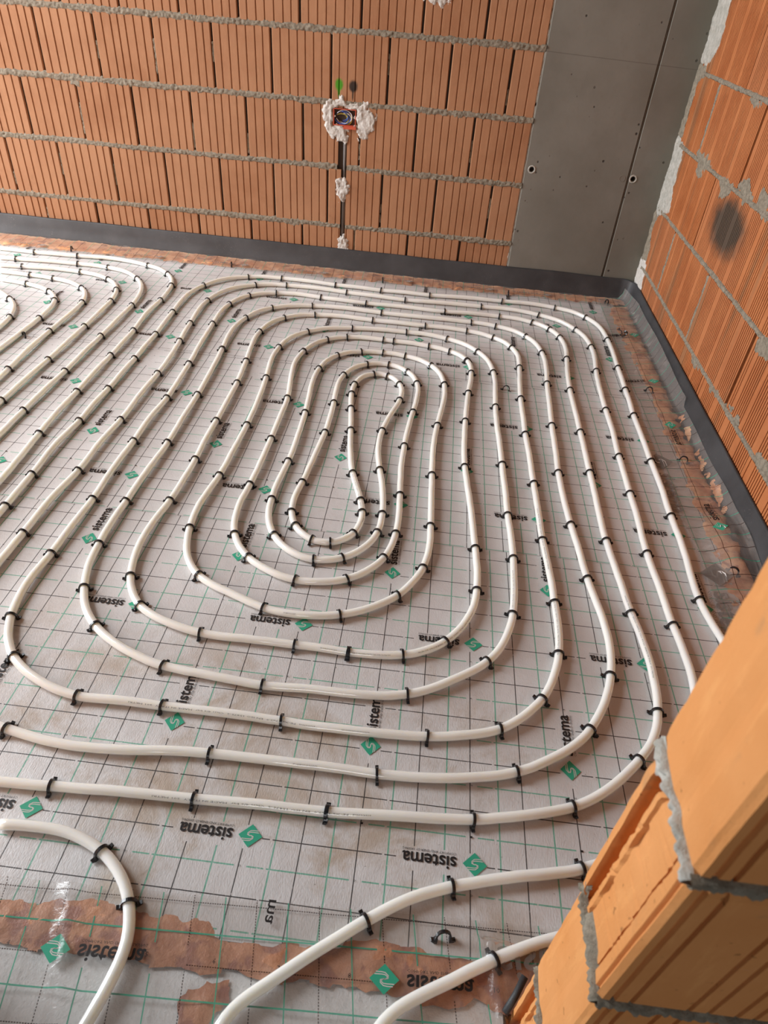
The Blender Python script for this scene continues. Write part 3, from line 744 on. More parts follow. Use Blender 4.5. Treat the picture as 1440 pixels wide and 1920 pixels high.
def sheet(name, fpos, nu, nv, m):
    V = [fpos(i / nu, j / nv) for j in range(nv + 1) for i in range(nu + 1)]
    F = [(j * (nu + 1) + i, j * (nu + 1) + i + 1, (j + 1) * (nu + 1) + i + 1, (j + 1) * (nu + 1) + i) for j in range(nv) for i in range(nu)]
    return new_obj(name, mesh(name, V, F, m, True))
def flap_pos(u, v):
    x = -1.1 + 1.55 * u; y = -.102 + .038 * (x + .35) * (1 - v) - .62 * v
    n = noise.noise(Vector((x * 7, y * 9, 4))) ; n2 = noise.noise(Vector((x * 24, y * 20, 1)))
    cr = 0
    for (ax, ay, bx, by, hh) in ((.03, -.125, .06, -.30, .012), (-.02, -.20, .02, -.26, .008), (.0, -.118, .075, -.128, .009), (-.615, -.108, -.72, -.30, .0012), (-.80, -.12, -.70, -.107, .006)):
        L = math.hypot(bx - ax, by - ay); q = max(0, min(1, ((x - ax) * (bx - ax) + (y - ay) * (by - ay)) / L / L)); dd = math.hypot(x - ax - q * (bx - ax), y - ay - q * (by - ay)); cr += hh * max(0, 1 - dd / .013) ** 1.5
    return (x, y, cr + .0036 + .0018 * n + .0008 * n2 + max(0, .010 - abs(x + .63 + .35 * (y + .2)) * .35) * (1 if y < -.11 else 0) + (.010 * max(0, 1 - abs(x - .055) / .035) * max(0, 1 - abs(y + .155) / .05)))
flap = sheet('clear_film', flap_pos, 230, 90, M['film_flap']); tag(flap, 'clear mirrored-print plastic film covering the near floor edge', 'film')
for (x, y, rz) in ((-.643, -.2085, .045), (-.134, -.190, .045)):
    o = new_obj('printed_logo', LOGO_M, flap); o.location = (x, y, .0085); o.rotation_euler = (0, 0, rz); o.scale = (1.08, 1.0, 1)
vf = text_vf('ma', .036, .026, .012, 3); vf = ([(x, -y, z) for x, y, z in vf[0]], vf[1])
o = new_obj('printed_lettering', mesh('printed_lettering', *vf, M['ink']), flap); o.location = (-.322, -.100, .0085); o.rotation_euler = (0, 0, -math.pi / 2)
for s, x, y in (('8', -.19, -.195), ('10', .035, -.188), ('7', -.30, -.198), ('6', -.40, -.20), ('5', -.505, -.203), ('4', -.72, -.212)):
    o = new_obj('printed_lettering', mesh('printed_lettering', *text_vf(s, .0045 * len(s), .010, 0, 1), M['ink']), flap); o.location = (x, y, .0078)
BIGM = logo_mesh(True, None, 'sistema', 2.0, False, 'grey_ink')
o = new_obj('printed_lettering', BIGM, flap); o.location = (-.022, -.150, .0125); o.rotation_euler = (0, 0, .1)

def skirt_pos(u, v):
    y = 2.80 - 2.35 * u
    over = .018 * noise.noise(Vector((y * 3, 1, 1))) + (.035 if y > 1.72 else 0)
    P = [(.632 + .010 * noise.noise(Vector((y * 6, 8, 2))), .0035), (.66, .0075), (.70, .0135), (.738, .017), (.762 - .01 * (y > 2.6), .020), (.772, .028 + over * .5), (.779, .036 + over)]
    f = v * (len(P) - 1); k = min(int(f), len(P) - 2); f -= k
    x = P[k][0] * (1 - f) + P[k + 1][0] * f; z = P[k][1] * (1 - f) + P[k + 1][1] * f
    w = min(1, v * 2.5) * (1 if v < .8 else .3)
    z += w * (.0048 * noise.noise(Vector((x * 12, y * 11, 6))) + .002 * noise.noise(Vector((x * 40, y * 34, 2))))
    z += max(0, .028 - .34 * math.hypot(x - .735, (y - .97) * .55)) + max(0, .016 - .3 * math.hypot(x - .72, (y - .86) * .8))
    return (x - max(0, (y - 2.62)) * .18 * v, y - .02 * v * (y > 2.6), z)
skirt = sheet('clear_film', skirt_pos, 170, 26, M['film_skirt']); tag(skirt, 'crumpled clear film skirt along the right wall strip', 'film')
def skirt_back(u, v):
    s = -3.3 + 3.98 * u
    y0 = 2.722 + .010 * noise.noise(Vector((s * 5, 3, 3)))
    f = v; wall = BY + math.tan(BT) * s
    y = y0 + (wall - .060 - y0) * f; z = .003 + .010 * f + min(1, f * 3) * (.0035 * noise.noise(Vector((s * 14, y * 12, 3))) + .0015 * noise.noise(Vector((s * 44, y * 40, 7))))
    return (s, y, z)
skb = sheet('clear_film', skirt_back, 240, 14, M['film_back']); tag(skb, 'clear film skirt along the foot of the back wall strip', 'film')
# big faded print and small logos on the skirts
BIG = logo_mesh(False, 'COMFORT AND ENERGY SAVING', 'sistema', 2.1, True, 'grey_ink', 'grey_ink')
def drape(o, fz):
    me = o.data.copy(); mw = o.matrix_basis
    for v in me.vertices:
        w = mw @ v.co; v.co = (w.x, w.y, fz(w.x, w.y) + w.z * 3)
    o.matrix_basis = Matrix.Identity(4); o.data = me
SKP = [(v.co.x, v.co.y, v.co.z) for v in skirt.data.vertices]
def zskirt(x, y):
    return min(SKP, key=lambda q: (q[0] - x) ** 2 + (q[1] - y) ** 2)[2] + .0016
for (x, y, rz, me) in ((.625, 1.37, -math.pi / 2, BIG), (.662, .835, -math.pi / 2 - .12, BIG), (.715, 1.02, math.pi / 2, LOGO), (.712, 1.60, -math.pi / 2, LOGO_M), (.722, 1.93, math.pi, LOGO), (.728, 2.36, math.pi, LOGO)):
    o = new_obj('printed_logo', me, skirt); o.location = (x, y, 0); o.rotation_euler = (0, 0, rz)
    bpy.context.view_layer.update(); drape(o, zskirt)
for x in (-2.15, -1.55, -1.12, -.72, -.30, .10, .38):
    o = new_obj('printed_logo', BIG, skb); o.location = (x, 2.752, .0135); o.rotation_euler = (0, 0, math.pi); o.scale = (.62, .42, 1)

# ------------------------------------------------------------------ black foam edge strip, running along both walls
def strip_path():
    P = []
    s = -4.6
    while s < .715: P.append((bw(s, 0, 0), EN.copy())); s += .06
    c = Vector((RX - .075, bw(.73, 0, 0).y - .075, 0))
    for k in range(0, 9):
        q = math.pi / 2 - (math.pi / 2) * k / 8; d = Vector((math.cos(q), math.sin(q), 0)); P.append((c + d * .075, -d))
    y = c.y - .05
    while y > -.15: P.append((Vector((RX, y, 0)), Vector((-1, 0, 0)))); y -= .06
    return P
SP = strip_path()
V = []; F = []
prof = [(.001, .100, 0), (.004, .1035, 0), (.011, .1030, 0), (.0135, .098, 0), (.022, .060, 0), (.032, .034, 0), (.043, .012, 0), (.050, -.004, 0), (.020, -.010, 0), (.002, -.010, 0)]
for i, (p, n) in enumerate(SP):
    k = noise.noise(Vector((i * .21, 2, 2))); right_side = n.x < -.6
    for (d, z, _) in prof:
        zz = z * (.90 if right_side else .92) + (.0035 * k if z > .05 else 0)
        dd = d * (.80 if right_side else 1.0) + .002 * noise.noise(Vector((i * .33, z * 20, 1))) * (d > .005)
        V.append(p + n * dd + Vector((0, 0, zz)))
m_ = len(prof)
for i in range(len(SP) - 1):
    for j in range(m_): F.append((i * m_ + j, i * m_ + (j + 1) % m_, (i + 1) * m_ + (j + 1) % m_, (i + 1) * m_ + j))
es = new_obj('edge_strip', fix_normals(mesh('edge_strip', V, F, M['foam'], True))); tag(es, 'black foam expansion strip along the foot of both walls', 'edge strip')

# ------------------------------------------------------------------ heating pipes
RUNS = [
    ('main', 0.030006, """-280,-600 -261,-577 -242,-552 -225,-528 -210,-502 -197,-475 -187,-446 -180,-415 -175,-384 -170,-353 -164,-323 -156,-294 -145,-268 -130,-245 -110,-226 -85,-210 -58,-195 -31,-181 -5,-166 22,-152 49,-138 76,-126 104,-114 132,-104 161,-95 190,-88 219,-80 247,-71 276,-61 304,-50 331,-37 357,-22 382,-5 406,13 428,33 450,54 469,77 488,101 505,125 521,151 535,178 548,205 560,232 571,261 580,289 588,318 595,347 602,377 607,407 611,437 614,466 616,496 616,526 613,556 609,585 603,615 597,644 592,674 588,703 586,733 585,763 586,793 587,823 589,853 591,883 592,913 593,943 594,973 593,1003 593,1033 593,1063 593,1093 593,1123 594,1153 595,1183 595,1213 595,1243 595,1273 595,1303 595,1333 594,1363 594,1393 594,1423 594,1453 593,1483 593,1513 593,1543 593,1573 593,1603 593,1633 593,1663 594,1693 595,1723 596,1753 597,1783 597,1813 598,1843 599,1873 599,1903 600,1933 600,1963 601,1993 601,2023 602,2053 602,2083 603,2113 603,2143 604,2174 604,2204 604,2235 603,2265 602,2296 600,2327 597,2357 593,2387 587,2416 579,2444 568,2471 555,2497 540,2520 521,2541 500,2559 477,2575 451,2588 424,2599 396,2607 367,2613 337,2617 307,2620 277,2622 246,2623 215,2622 185,2622 154,2621 124,2621 94,2620 64,2619 34,2619 4,2617 -26,2616 -56,2614 -86,2612 -116,2609 -145,2608 -175,2606 -205,2605 -234,2605 -264,2605 -294,2606 -323,2606 -353,2606 -383,2606 -412,2606 -442,2607 -472,2608 -502,2609 -532,2611 -561,2612 -591,2614 -621,2615 -651,2617 -681,2620 -712,2622 -742,2625 -772,2627 -802,2630 -833,2632 -863,2633 -894,2634 -924,2633 -955,2631 -984,2628 -1014,2623 -1042,2616 -1070,2606 -1096,2594 -1121,2580 -1145,2563 -1166,2544 -1186,2522 -1204,2499 -1219,2474 -1233,2448 -1244,2421 -1253,2392 -1260,2363 -1266,2334 -1269,2304 -1271,2274 -1271,2244 -1271,2213 -1270,2183 -1269,2153 -1267,2123 -1266,2092 -1264,2062 -1263,2032 -1262,2002 -1261,1972 -1260,1942 -1259,1912 -1259,1882 -1259,1853 -1258,1823 -1259,1793 -1259,1763 -1259,1733 -1259,1703 -1259,1673 -1260,1643 -1260,1612 -1260,1582 -1260,1553 -1260,1523 -1260,1493 -1261,1463 -1261,1433 -1262,1403 -1263,1373 -1264,1343 -1264,1313 -1264,1283 -1264,1253 -1265,1224 -1267,1194 -1269,1164 -1271,1134 -1273,1104 -1273,1074 -1273,1045 -1272,1015 -1270,985 -1269,955 -1268,925 -1267,895 -1266,865 -1266,835 -1266,805 -1266,775 -1266,745 -1267,715 -1268,685 -1270,655 -1271,625 -1272,595 -1274,565 -1275,535 -1276,505 -1277,474 -1278,444 -1277,414 -1276,384 -1274,354 -1270,324 -1265,294 -1258,265 -1249,236 -1238,208 -1224,182 -1207,157 -1188,134 -1166,114 -1142,96 -1116,81 -1088,69 -1060,60 -1030,52 -1001,46 -971,42 -941,39 -911,37 -881,36 -851,37 -821,38 -791,39 -761,41 -731,42 -701,43 -671,45 -641,46 -611,47 -581,48 -551,49 -521,50 -491,51 -461,52 -431,53 -401,54 -371,55 -341,55 -311,56 -281,57 -251,58 -221,60 -191,62 -162,64 -132,66 -102,68 -72,70 -42,73 -12,76 18,80 47,86 77,92 106,99 135,107 164,116 191,126 218,139 244,155 268,173 291,193 312,214 333,236 352,259 370,283 384,309 395,336 402,365 408,395 411,425 412,455 413,485 412,515 410,545 408,575 405,605 401,635 398,664 395,694 393,724 391,754 388,784 386,814 384,844 382,874 381,904 379,934 378,964 378,994 378,1024 378,1054 378,1084 379,1114 379,1144 380,1174 380,1204 380,1234 381,1264 380,1294 380,1324 380,1354 380,1384 381,1414 381,1444 381,1474 381,1504 381,1534 381,1564 381,1594 380,1624 380,1654 380,1684 380,1714 380,1744 380,1774 381,1804 382,1833 383,1864 384,1894 386,1924 388,1954 391,1984 394,2014 397,2044 399,2075 402,2105 404,2135 404,2166 403,2196 400,2226 395,2255 387,2284 376,2310 362,2335 345,2358 325,2377 302,2394 277,2407 250,2417 222,2425 192,2430 162,2434 132,2436 102,2437 71,2436 40,2435 10,2433 -20,2432 -51,2430 -81,2428 -111,2427 -141,2426 -171,2426 -201,2427 -230,2428 -260,2430 -290,2431 -319,2432 -349,2432 -379,2432 -408,2431 -438,2431 -468,2431 -498,2432 -527,2433 -557,2435 -587,2437 -618,2440 -648,2443 -678,2447 -708,2450 -739,2453 -769,2455 -799,2456 -829,2455 -859,2452 -888,2446 -916,2438 -942,2428 -967,2414 -990,2397 -1010,2377 -1027,2354 -1041,2329 -1052,2303 -1060,2274 -1067,2245 -1071,2215 -1073,2185 -1074,2155 -1074,2124 -1073,2094 -1072,2063 -1071,2033 -1069,2002 -1068,1972 -1066,1942 -1065,1912 -1064,1882 -1062,1852 -1061,1822 -1059,1792 -1057,1762 -1055,1732 -1054,1702 -1052,1672 -1051,1643 -1049,1613 -1048,1583 -1047,1553 -1046,1523 -1046,1493 -1046,1463 -1046,1433 -1047,1403 -1049,1373 -1051,1343 -1053,1313 -1054,1283 -1055,1253 -1055,1223 -1055,1194 -1054,1164 -1055,1134 -1055,1104 -1056,1074 -1056,1044 -1056,1014 -1056,984 -1056,954 -1055,924 -1054,894 -1054,864 -1054,834 -1055,804 -1056,774 -1057,744 -1058,714 -1059,684 -1060,654 -1061,624 -1063,594 -1065,564 -1066,534 -1065,504 -1062,474 -1057,444 -1050,415 -1039,387 -1026,360 -1010,336 -991,313 -968,294 -943,277 -916,263 -888,251 -860,242 -831,236 -802,232 -772,232 -742,233 -712,234 -682,234 -652,234 -622,234 -592,234 -562,234 -532,234 -502,234 -472,234 -442,234 -412,233 -382,233 -352,231 -322,230 -292,230 -262,230 -232,230 -202,231 -172,232 -142,234 -112,236 -82,239 -52,243 -23,249 7,256 35,265 62,277 87,293 110,312 131,334 150,357 166,382 179,409 189,437 198,466 204,495 208,525 210,555 211,585 211,615 211,645 210,675 210,705 209,735 207,765 206,795 204,825 203,855 201,885 200,915 199,945 199,975 198,1005 198,1035 197,1065 197,1095 196,1125 196,1155 195,1185 194,1215 194,1245 193,1275 193,1305 192,1335 191,1365 190,1395 189,1425 188,1455 188,1485 188,1515 188,1545 187,1575 187,1605 187,1635 187,1665 188,1695 188,1725 189,1755 190,1785 191,1815 193,1846 195,1876 196,1907 198,1937 199,1968 199,1998 198,2028 194,2057 187,2085 177,2112 164,2137 147,2160 126,2180 103,2197 78,2211 51,2223 23,2232 -6,2239 -36,2244 -66,2246 -97,2248 -127,2249 -157,2249 -188,2249 -218,2249 -248,2249 -278,2249 -308,2249 -338,2250 -368,2250 -399,2251 -429,2252 -459,2254 -490,2255 -520,2257 -550,2258 -581,2257 -611,2256 -641,2253 -671,2248 -699,2241 -726,2232 -752,2219 -775,2203 -797,2184 -815,2163 -831,2139 -844,2113 -854,2085 -861,2057 -866,2027 -869,1997 -870,1967 -869,1936 -867,1906 -865,1875 -863,1845 -860,1815 -857,1785 -854,1755 -852,1725 -849,1695 -847,1665 -845,1635 -844,1605 -842,1575 -841,1545 -841,1515 -840,1485 -840,1455 -840,1425 -840,1395 -840,1365 -840,1335 -841,1305 -841,1275 -841,1245 -841,1215 -841,1185 -840,1155 -839,1125 -839,1095 -838,1065 -838,1035 -839,1005 -840,975 -841,945 -843,915 -846,885 -849,855 -853,825 -856,795 -858,765 -859,735 -859,705 -857,675 -853,645 -847,615 -839,586 -828,558 -813,532 -796,509 -775,489 -750,473 -723,460 -695,450 -666,442 -636,436 -607,432 -577,430 -547,429 -517,430 -487,430 -457,431 -427,431 -397,431 -367,431 -337,430 -307,429 -277,428 -247,428 -217,429 -187,432 -158,438 -129,446 -102,459 -78,475 -56,495 -37,518 -20,543 -7,570 4,598 11,627 15,656 17,686 18,716 18,746 16,777 15,807 13,837 11,867 9,897 7,926 5,956 3,986 0,1016 -2,1046 -5,1076 -8,1106 -10,1136 -13,1166 -15,1196 -17,1226 -18,1256 -19,1285 -19,1315 -19,1345 -18,1375 -18,1405 -17,1435 -16,1465 -15,1495 -14,1525 -13,1555 -11,1585 -10,1615 -8,1646 -6,1676 -4,1706 -1,1736 2,1767 4,1797 5,1827 6,1857 5,1886 1,1914 -5,1939 -16,1963 -31,1984 -50,2002 -73,2018 -98,2030 -125,2040 -154,2048 -184,2053 -214,2058 -245,2061 -276,2063 -307,2064 -339,2066 -370,2067 -401,2067 -431,2066 -461,2064 -491,2059 -519,2052 -545,2041 -569,2027 -591,2009 -611,1988 -627,1964 -640,1938 -651,1911 -659,1882 -665,1853 -669,1823 -671,1793 -671,1763 -669,1733 -666,1703 -663,1673 -659,1643 -655,1613 -651,1583 -647,1553 -644,1523 -642,1494 -641,1464 -641,1434 -641,1404 -641,1374 -641,1344 -641,1314 -641,1284 -641,1254 -641,1224 -641,1194 -641,1164 -641,1134 -642,1104 -642,1074 -644,1044 -645,1014 -647,984 -649,954 -651,924 -651,893 -649,863 -646,833 -640,804 -630,776 -617,749 -601,725 -581,703 -558,683 -533,667 -506,653 -478,642 -449,636 -419,633 -389,635 -359,640 -331,649 -304,663 -280,680 -259,701 -241,725 -227,751 -217,779 -210,808 -206,838 -203,868 -202,898 -202,928 -203,958 -205,989 -206,1019 -208,1049 -210,1079 -211,1109 -213,1139 -214,1169 -214,1199 -214,1228 -213,1258 -213,1288 -212,1318 -211,1348 -209,1378 -207,1408 -205,1438 -203,1468 -200,1498 -197,1529 -194,1559 -192,1590 -191,1620 -190,1651 -192,1681 -196,1711 -204,1740 -214,1768 -229,1793 -248,1814 -270,1832 -295,1844 -322,1850 -350,1850 -377,1843 -402,1831 -424,1814 -443,1792 -458,1767 -470,1740 -477,1711 -482,1681 -484,1651 -484,1620 -483,1589 -482,1558 -480,1528 -478,1497 -477,1467 -476,1437 -476,1407 -476,1377 -476,1347 -477,1317 -479,1287 -481,1257 -483,1227 -485,1197 -487,1168 -489,1138 -492,1108 -494,1078 -497,1048 -501,1017 -504,987 -506,957 -505,926 -501,896 -493,867 -480,840 -462,816 -439,798 -414,787 -386,786 -360,793 -338,809 -320,831 -310,858 -305,887 -305,918 -310,949 -317,978 -325,1008 -335,1037 -344,1065 -353,1094 -361,1123 -368,1152 -373,1181 -378,1211 -383,1240 -387,1270 -391,1300 -394,1329 -398,1359 -401,1389 -405,1419 -409,1449 -413,1479 -418,1510 -422,1541 -425,1572 -427,1603 -427,1635 -424,1665 -417,1694 -406,1720 -390,1741 -371,1755 -348,1763 -324,1761 -302,1751 -282,1734 -267,1712 -256,1685 -250,1656 -248,1625 -250,1595 -254,1564 -260,1533 -267,1503 -274,1473 -280,1444 -286,1414 -291,1384 -294,1355 -296,1325 -296,1295 -295,1265 -293,1235 -289,1206 -284,1176 -279,1147 -273,1117 -267,1088 -262,1058 -258,1028 -254,998 -251,968 -249,938 -249,907 -250,877 -255,848 -263,819 -276,792 -293,768 -314,747 -339,731 -366,720 -395,715 -425,717 -452,725 -478,739 -501,758 -521,781 -537,806 -550,833 -559,862 -565,891 -568,921 -569,951 -570,982 -569,1012 -567,1042 -565,1072 -563,1102 -561,1132 -560,1161 -559,1191 -559,1221 -559,1251 -560,1281 -560,1311 -561,1341 -562,1371 -563,1401 -564,1431 -566,1461 -568,1491 -570,1522 -572,1552 -575,1583 -577,1613 -578,1644 -579,1675 -578,1705 -576,1736 -571,1766 -565,1795 -556,1823 -544,1849 -529,1873 -510,1894 -489,1911 -464,1925 -436,1935 -407,1942 -377,1947 -346,1948 -315,1948 -285,1944 -255,1938 -227,1928 -200,1916 -176,1900 -155,1881 -137,1858 -123,1833 -112,1806 -104,1778 -98,1748 -94,1718 -93,1688 -92,1657 -93,1627 -95,1597 -98,1566 -101,1536 -104,1506 -107,1477 -110,1447 -113,1417 -115,1387 -117,1357 -118,1327 -119,1297 -119,1267 -119,1237 -118,1207 -118,1177 -117,1147 -116,1117 -115,1087 -115,1057 -114,1027 -113,997 -112,967 -111,937 -110,907 -110,877 -109,847 -110,816 -112,786 -117,757 -123,728 -133,700 -146,673 -161,647 -179,623 -200,601 -223,582 -247,565 -274,551 -302,540 -331,531 -360,525 -390,521 -420,520 -450,522 -479,527 -507,535 -536,545 -564,556 -592,567 -620,578 -647,592 -672,608 -693,627 -711,650 -726,675 -737,703 -745,732 -752,762 -756,791 -759,821 -760,851 -760,881 -757,911 -754,941 -751,971 -747,1001 -745,1031 -743,1061 -741,1090 -741,1120 -740,1150 -739,1180 -738,1210 -738,1240 -737,1270 -737,1300 -736,1330 -737,1360 -737,1390 -737,1420 -738,1450 -739,1480 -741,1510 -742,1540 -744,1570 -747,1600 -749,1630 -752,1660 -755,1690 -758,1720 -761,1751 -763,1781 -764,1811 -764,1842 -762,1872 -759,1902 -753,1931 -746,1960 -735,1987 -722,2013 -706,2037 -688,2059 -666,2079 -643,2096 -618,2111 -591,2123 -563,2133 -534,2141 -504,2148 -474,2152 -444,2156 -414,2159 -383,2161 -353,2163 -322,2164 -292,2165 -261,2165 -231,2164 -201,2162 -170,2158 -141,2152 -112,2145 -84,2135 -57,2122 -32,2107 -9,2090 12,2070 31,2048 47,2023 61,1997 72,1970 80,1941 87,1912 91,1882 94,1852 95,1822 96,1791 96,1761 95,1731 94,1701 94,1670 93,1640 93,1610 92,1580 92,1550 93,1520 93,1490 94,1460 95,1430 97,1400 98,1371 99,1341 100,1311 101,1281 102,1251 103,1221 103,1191 104,1161 105,1131 106,1101 107,1071 107,1041 108,1011 109,981 110,951 112,921 113,891 114,861 115,831 115,801 114,771 113,741 112,711 111,681 109,651 106,620 102,590 95,561 86,532 75,504 61,478 43,454 23,432 0,413 -24,395 -49,378 -74,362 -101,348 -128,337 -157,329 -186,323 -216,320 -246,318 -276,317 -306,317 -336,317 -367,316 -397,314 -426,313 -456,313 -486,315 -516,317 -546,319 -576,322 -606,324 -636,328 -666,332 -695,338 -724,347 -752,357 -779,369 -806,384 -831,400 -855,419 -876,439 -895,462 -911,487 -924,514 -935,542 -944,571 -951,600 -956,630 -959,659 -961,689 -963,719 -963,750 -963,780 -963,810 -962,840 -961,870 -961,900 -960,930 -959,960 -957,989 -956,1019 -954,1049 -953,1079 -951,1109 -950,1139 -950,1169 -950,1199 -950,1229 -950,1259 -951,1289 -951,1319 -951,1349 -951,1379 -951,1409 -952,1439 -952,1469 -952,1499 -953,1529 -954,1559 -955,1589 -956,1619 -957,1649 -959,1679 -960,1709 -962,1739 -964,1769 -967,1799 -969,1829 -971,1859 -974,1889 -976,1919 -978,1949 -978,1979 -978,2010 -976,2040 -972,2070 -967,2100 -960,2129 -951,2157 -940,2184 -926,2210 -910,2234 -891,2256 -870,2275 -846,2292 -821,2306 -794,2318 -766,2327 -737,2335 -708,2341 -678,2345 -647,2348 -617,2350 -587,2350 -556,2350 -526,2349 -496,2348 -466,2346 -435,2345 -405,2343 -375,2341 -345,2340 -315,2339 -285,2338 -255,2338 -225,2337 -195,2337 -164,2338 -134,2338 -104,2339 -73,2339 -43,2339 -12,2338 18,2337 48,2334 78,2330 107,2323 135,2315 163,2304 188,2291 211,2275 232,2255 250,2233 265,2209 277,2183 287,2155 294,2127 299,2097 303,2068 305,2038 306,2007 305,1977 304,1946 303,1916 301,1885 299,1855 297,1824 295,1794 294,1764 293,1734 292,1703 291,1673 290,1643 289,1614 288,1584 287,1554 286,1524 285,1494 284,1464 284,1434 283,1404 282,1374 282,1344 281,1314 280,1284 279,1254 279,1224 279,1194 279,1164 279,1134 280,1104 281,1074 283,1044 285,1014 287,984 290,954 292,924 295,894 297,864 299,834 301,804 304,775 307,745 311,715 315,685 319,656 323,626 325,596 327,566 327,536 325,506 321,476 315,447 307,418 297,390 285,362 271,336 255,310 238,286 218,265 195,245 171,228 145,212 119,197 91,185 63,175 34,167 5,161 -25,155 -54,151 -84,148 -114,146 -144,145 -174,144 -204,144 -234,145 -264,145 -294,145 -324,144 -354,144 -384,144 -414,144 -444,144 -474,144 -504,143 -534,142 -564,140 -594,137 -624,133 -654,129 -684,126 -713,124 -743,123 -773,123 -803,125 -833,128 -863,133 -892,138 -922,144 -952,151 -980,160 -1008,171 -1035,184 -1061,200 -1084,219 -1104,241 -1121,265 -1135,291 -1146,319 -1155,347 -1161,377 -1165,407 -1167,437 -1169,467 -1169,498 -1169,528 -1168,558 -1168,588 -1167,618 -1167,648 -1166,678 -1166,708 -1165,738 -1165,768 -1164,798 -1163,828 -1161,858 -1158,888 -1155,917 -1152,947 -1150,977 -1149,1007 -1149,1037 -1149,1067 -1150,1097 -1149,1126 -1148,1156 -1146,1186 -1144,1216 -1142,1246 -1141,1276 -1140,1306 -1140,1336 -1140,1366 -1141,1396 -1141,1426 -1140,1456 -1140,1486 -1139,1516 -1138,1546 -1137,1576 -1137,1606 -1136,1636 -1136,1666 -1137,1695 -1138,1725 -1139,1754 -1141,1783 -1144,1812 -1146,1841 -1149,1869 -1151,1898 -1154,1927 -1156,1956 -1158,1985 -1160,2014 -1162,2044 -1164,2074 -1166,2104 -1168,2135 -1169,2165 -1170,2195 -1170,2226 -1168,2256 -1164,2286 -1159,2315 -1151,2344 -1141,2372 -1129,2398 -1114,2423 -1097,2446 -1077,2468 -1055,2486 -1032,2503 -1006,2517 -980,2529 -952,2538 -924,2545 -895,2549 -865,2552 -835,2553 -805,2554 -775,2553 -745,2552 -714,2550 -684,2548 -654,2546 -624,2543 -594,2540 -564,2537 -534,2534 -504,2531 -474,2528 -444,2526 -414,2523 -384,2521 -354,2519 -324,2518 -295,2518 -265,2518 -235,2518 -205,2520 -175,2521 -145,2523 -115,2524 -85,2526 -55,2527 -24,2528 6,2529 36,2529 66,2530 97,2530 127,2530 157,2529 188,2526 218,2523 247,2518 277,2511 305,2502 333,2492 359,2479 384,2463 408,2446 429,2426 448,2405 465,2381 480,2356 491,2329 501,2301 508,2272 513,2243 517,2213 518,2183 519,2152 518,2122 516,2092 514,2062 511,2031 508,2001 506,1971 503,1941 501,1911 500,1881 498,1851 497,1821 497,1791 496,1762 496,1732 496,1702 496,1672 496,1642 496,1612 496,1582 496,1552 496,1522 495,1492 494,1462 493,1432 492,1402 491,1372 491,1342 491,1312 490,1282 490,1252 490,1222 490,1192 490,1162 490,1132 490,1102 490,1072 489,1042 488,1012 487,982 486,953 486,923 486,893 486,863 487,833 488,803 490,773 491,743 492,713 493,683 494,653 496,623 499,593 501,563 502,533 503,503 502,473 499,443 495,414 489,384 481,355 471,327 461,299 449,271 435,244 421,218 405,192 388,167 370,142 351,119 330,97 308,77 284,59 259,43 232,29 205,18 176,8 147,1 118,-6 88,-12 59,-19 30,-26 1,-34 -28,-42 -56,-52 -84,-63 -111,-76 -137,-91 -162,-107 -187,-124 -211,-142 -236,-160 -260,-178 -284,-197 -308,-216 -332,-235 -352,-255 -365,-278 -368,-304 -364,-333 -356,-363 -346,-394 -337,-424 -333,-453 -336,-480 -346,-504 -362,-526 -383,-547 -409,-567 -437,-585 -468,-603 -499,-620"""),
    ('N1', 0.029852, """-2321,2662 -2291,2660 -2262,2659 -2232,2657 -2202,2656 -2172,2655 -2143,2654 -2113,2654 -2083,2654 -2054,2654 -2024,2655 -1994,2657 -1965,2658 -1935,2661 -1906,2663 -1876,2666 -1847,2668 -1818,2669 -1788,2669 -1758,2668 -1729,2665 -1699,2662 -1670,2657 -1640,2651 -1612,2644 -1583,2635 -1555,2624 -1528,2612 -1503,2599 -1479,2582 -1457,2564 -1437,2544 -1419,2521 -1404,2497 -1391,2471 -1381,2444 -1373,2416 -1367,2387 -1363,2357 -1360,2327 -1359,2297 -1359,2267 -1360,2237 -1361,2207 -1362,2177 -1364,2147 -1364,2117 -1365,2087 -1364,2057 -1362,2028 -1360,1998 -1358,1968 -1356,1939 -1354,1909 -1353,1879 -1352,1850 -1352,1820 -1352,1790 -1352,1760 -1352,1730 -1353,1701 -1353,1671 -1353,1641 -1354,1611 -1354,1581 -1354,1551 -1354,1521 -1354,1492 -1354,1462 -1354,1432 -1354,1402 -1354,1372 -1354,1342 -1354,1312 -1354,1283 -1354,1253 -1353,1223 -1353,1193 -1352,1163 -1350,1133 -1349,1104 -1347,1074 -1345,1044 -1343,1014 -1342,984 -1340,955 -1339,925 -1339,895 -1339,865 -1340,835 -1342,806 -1344,776 -1346,746"""),
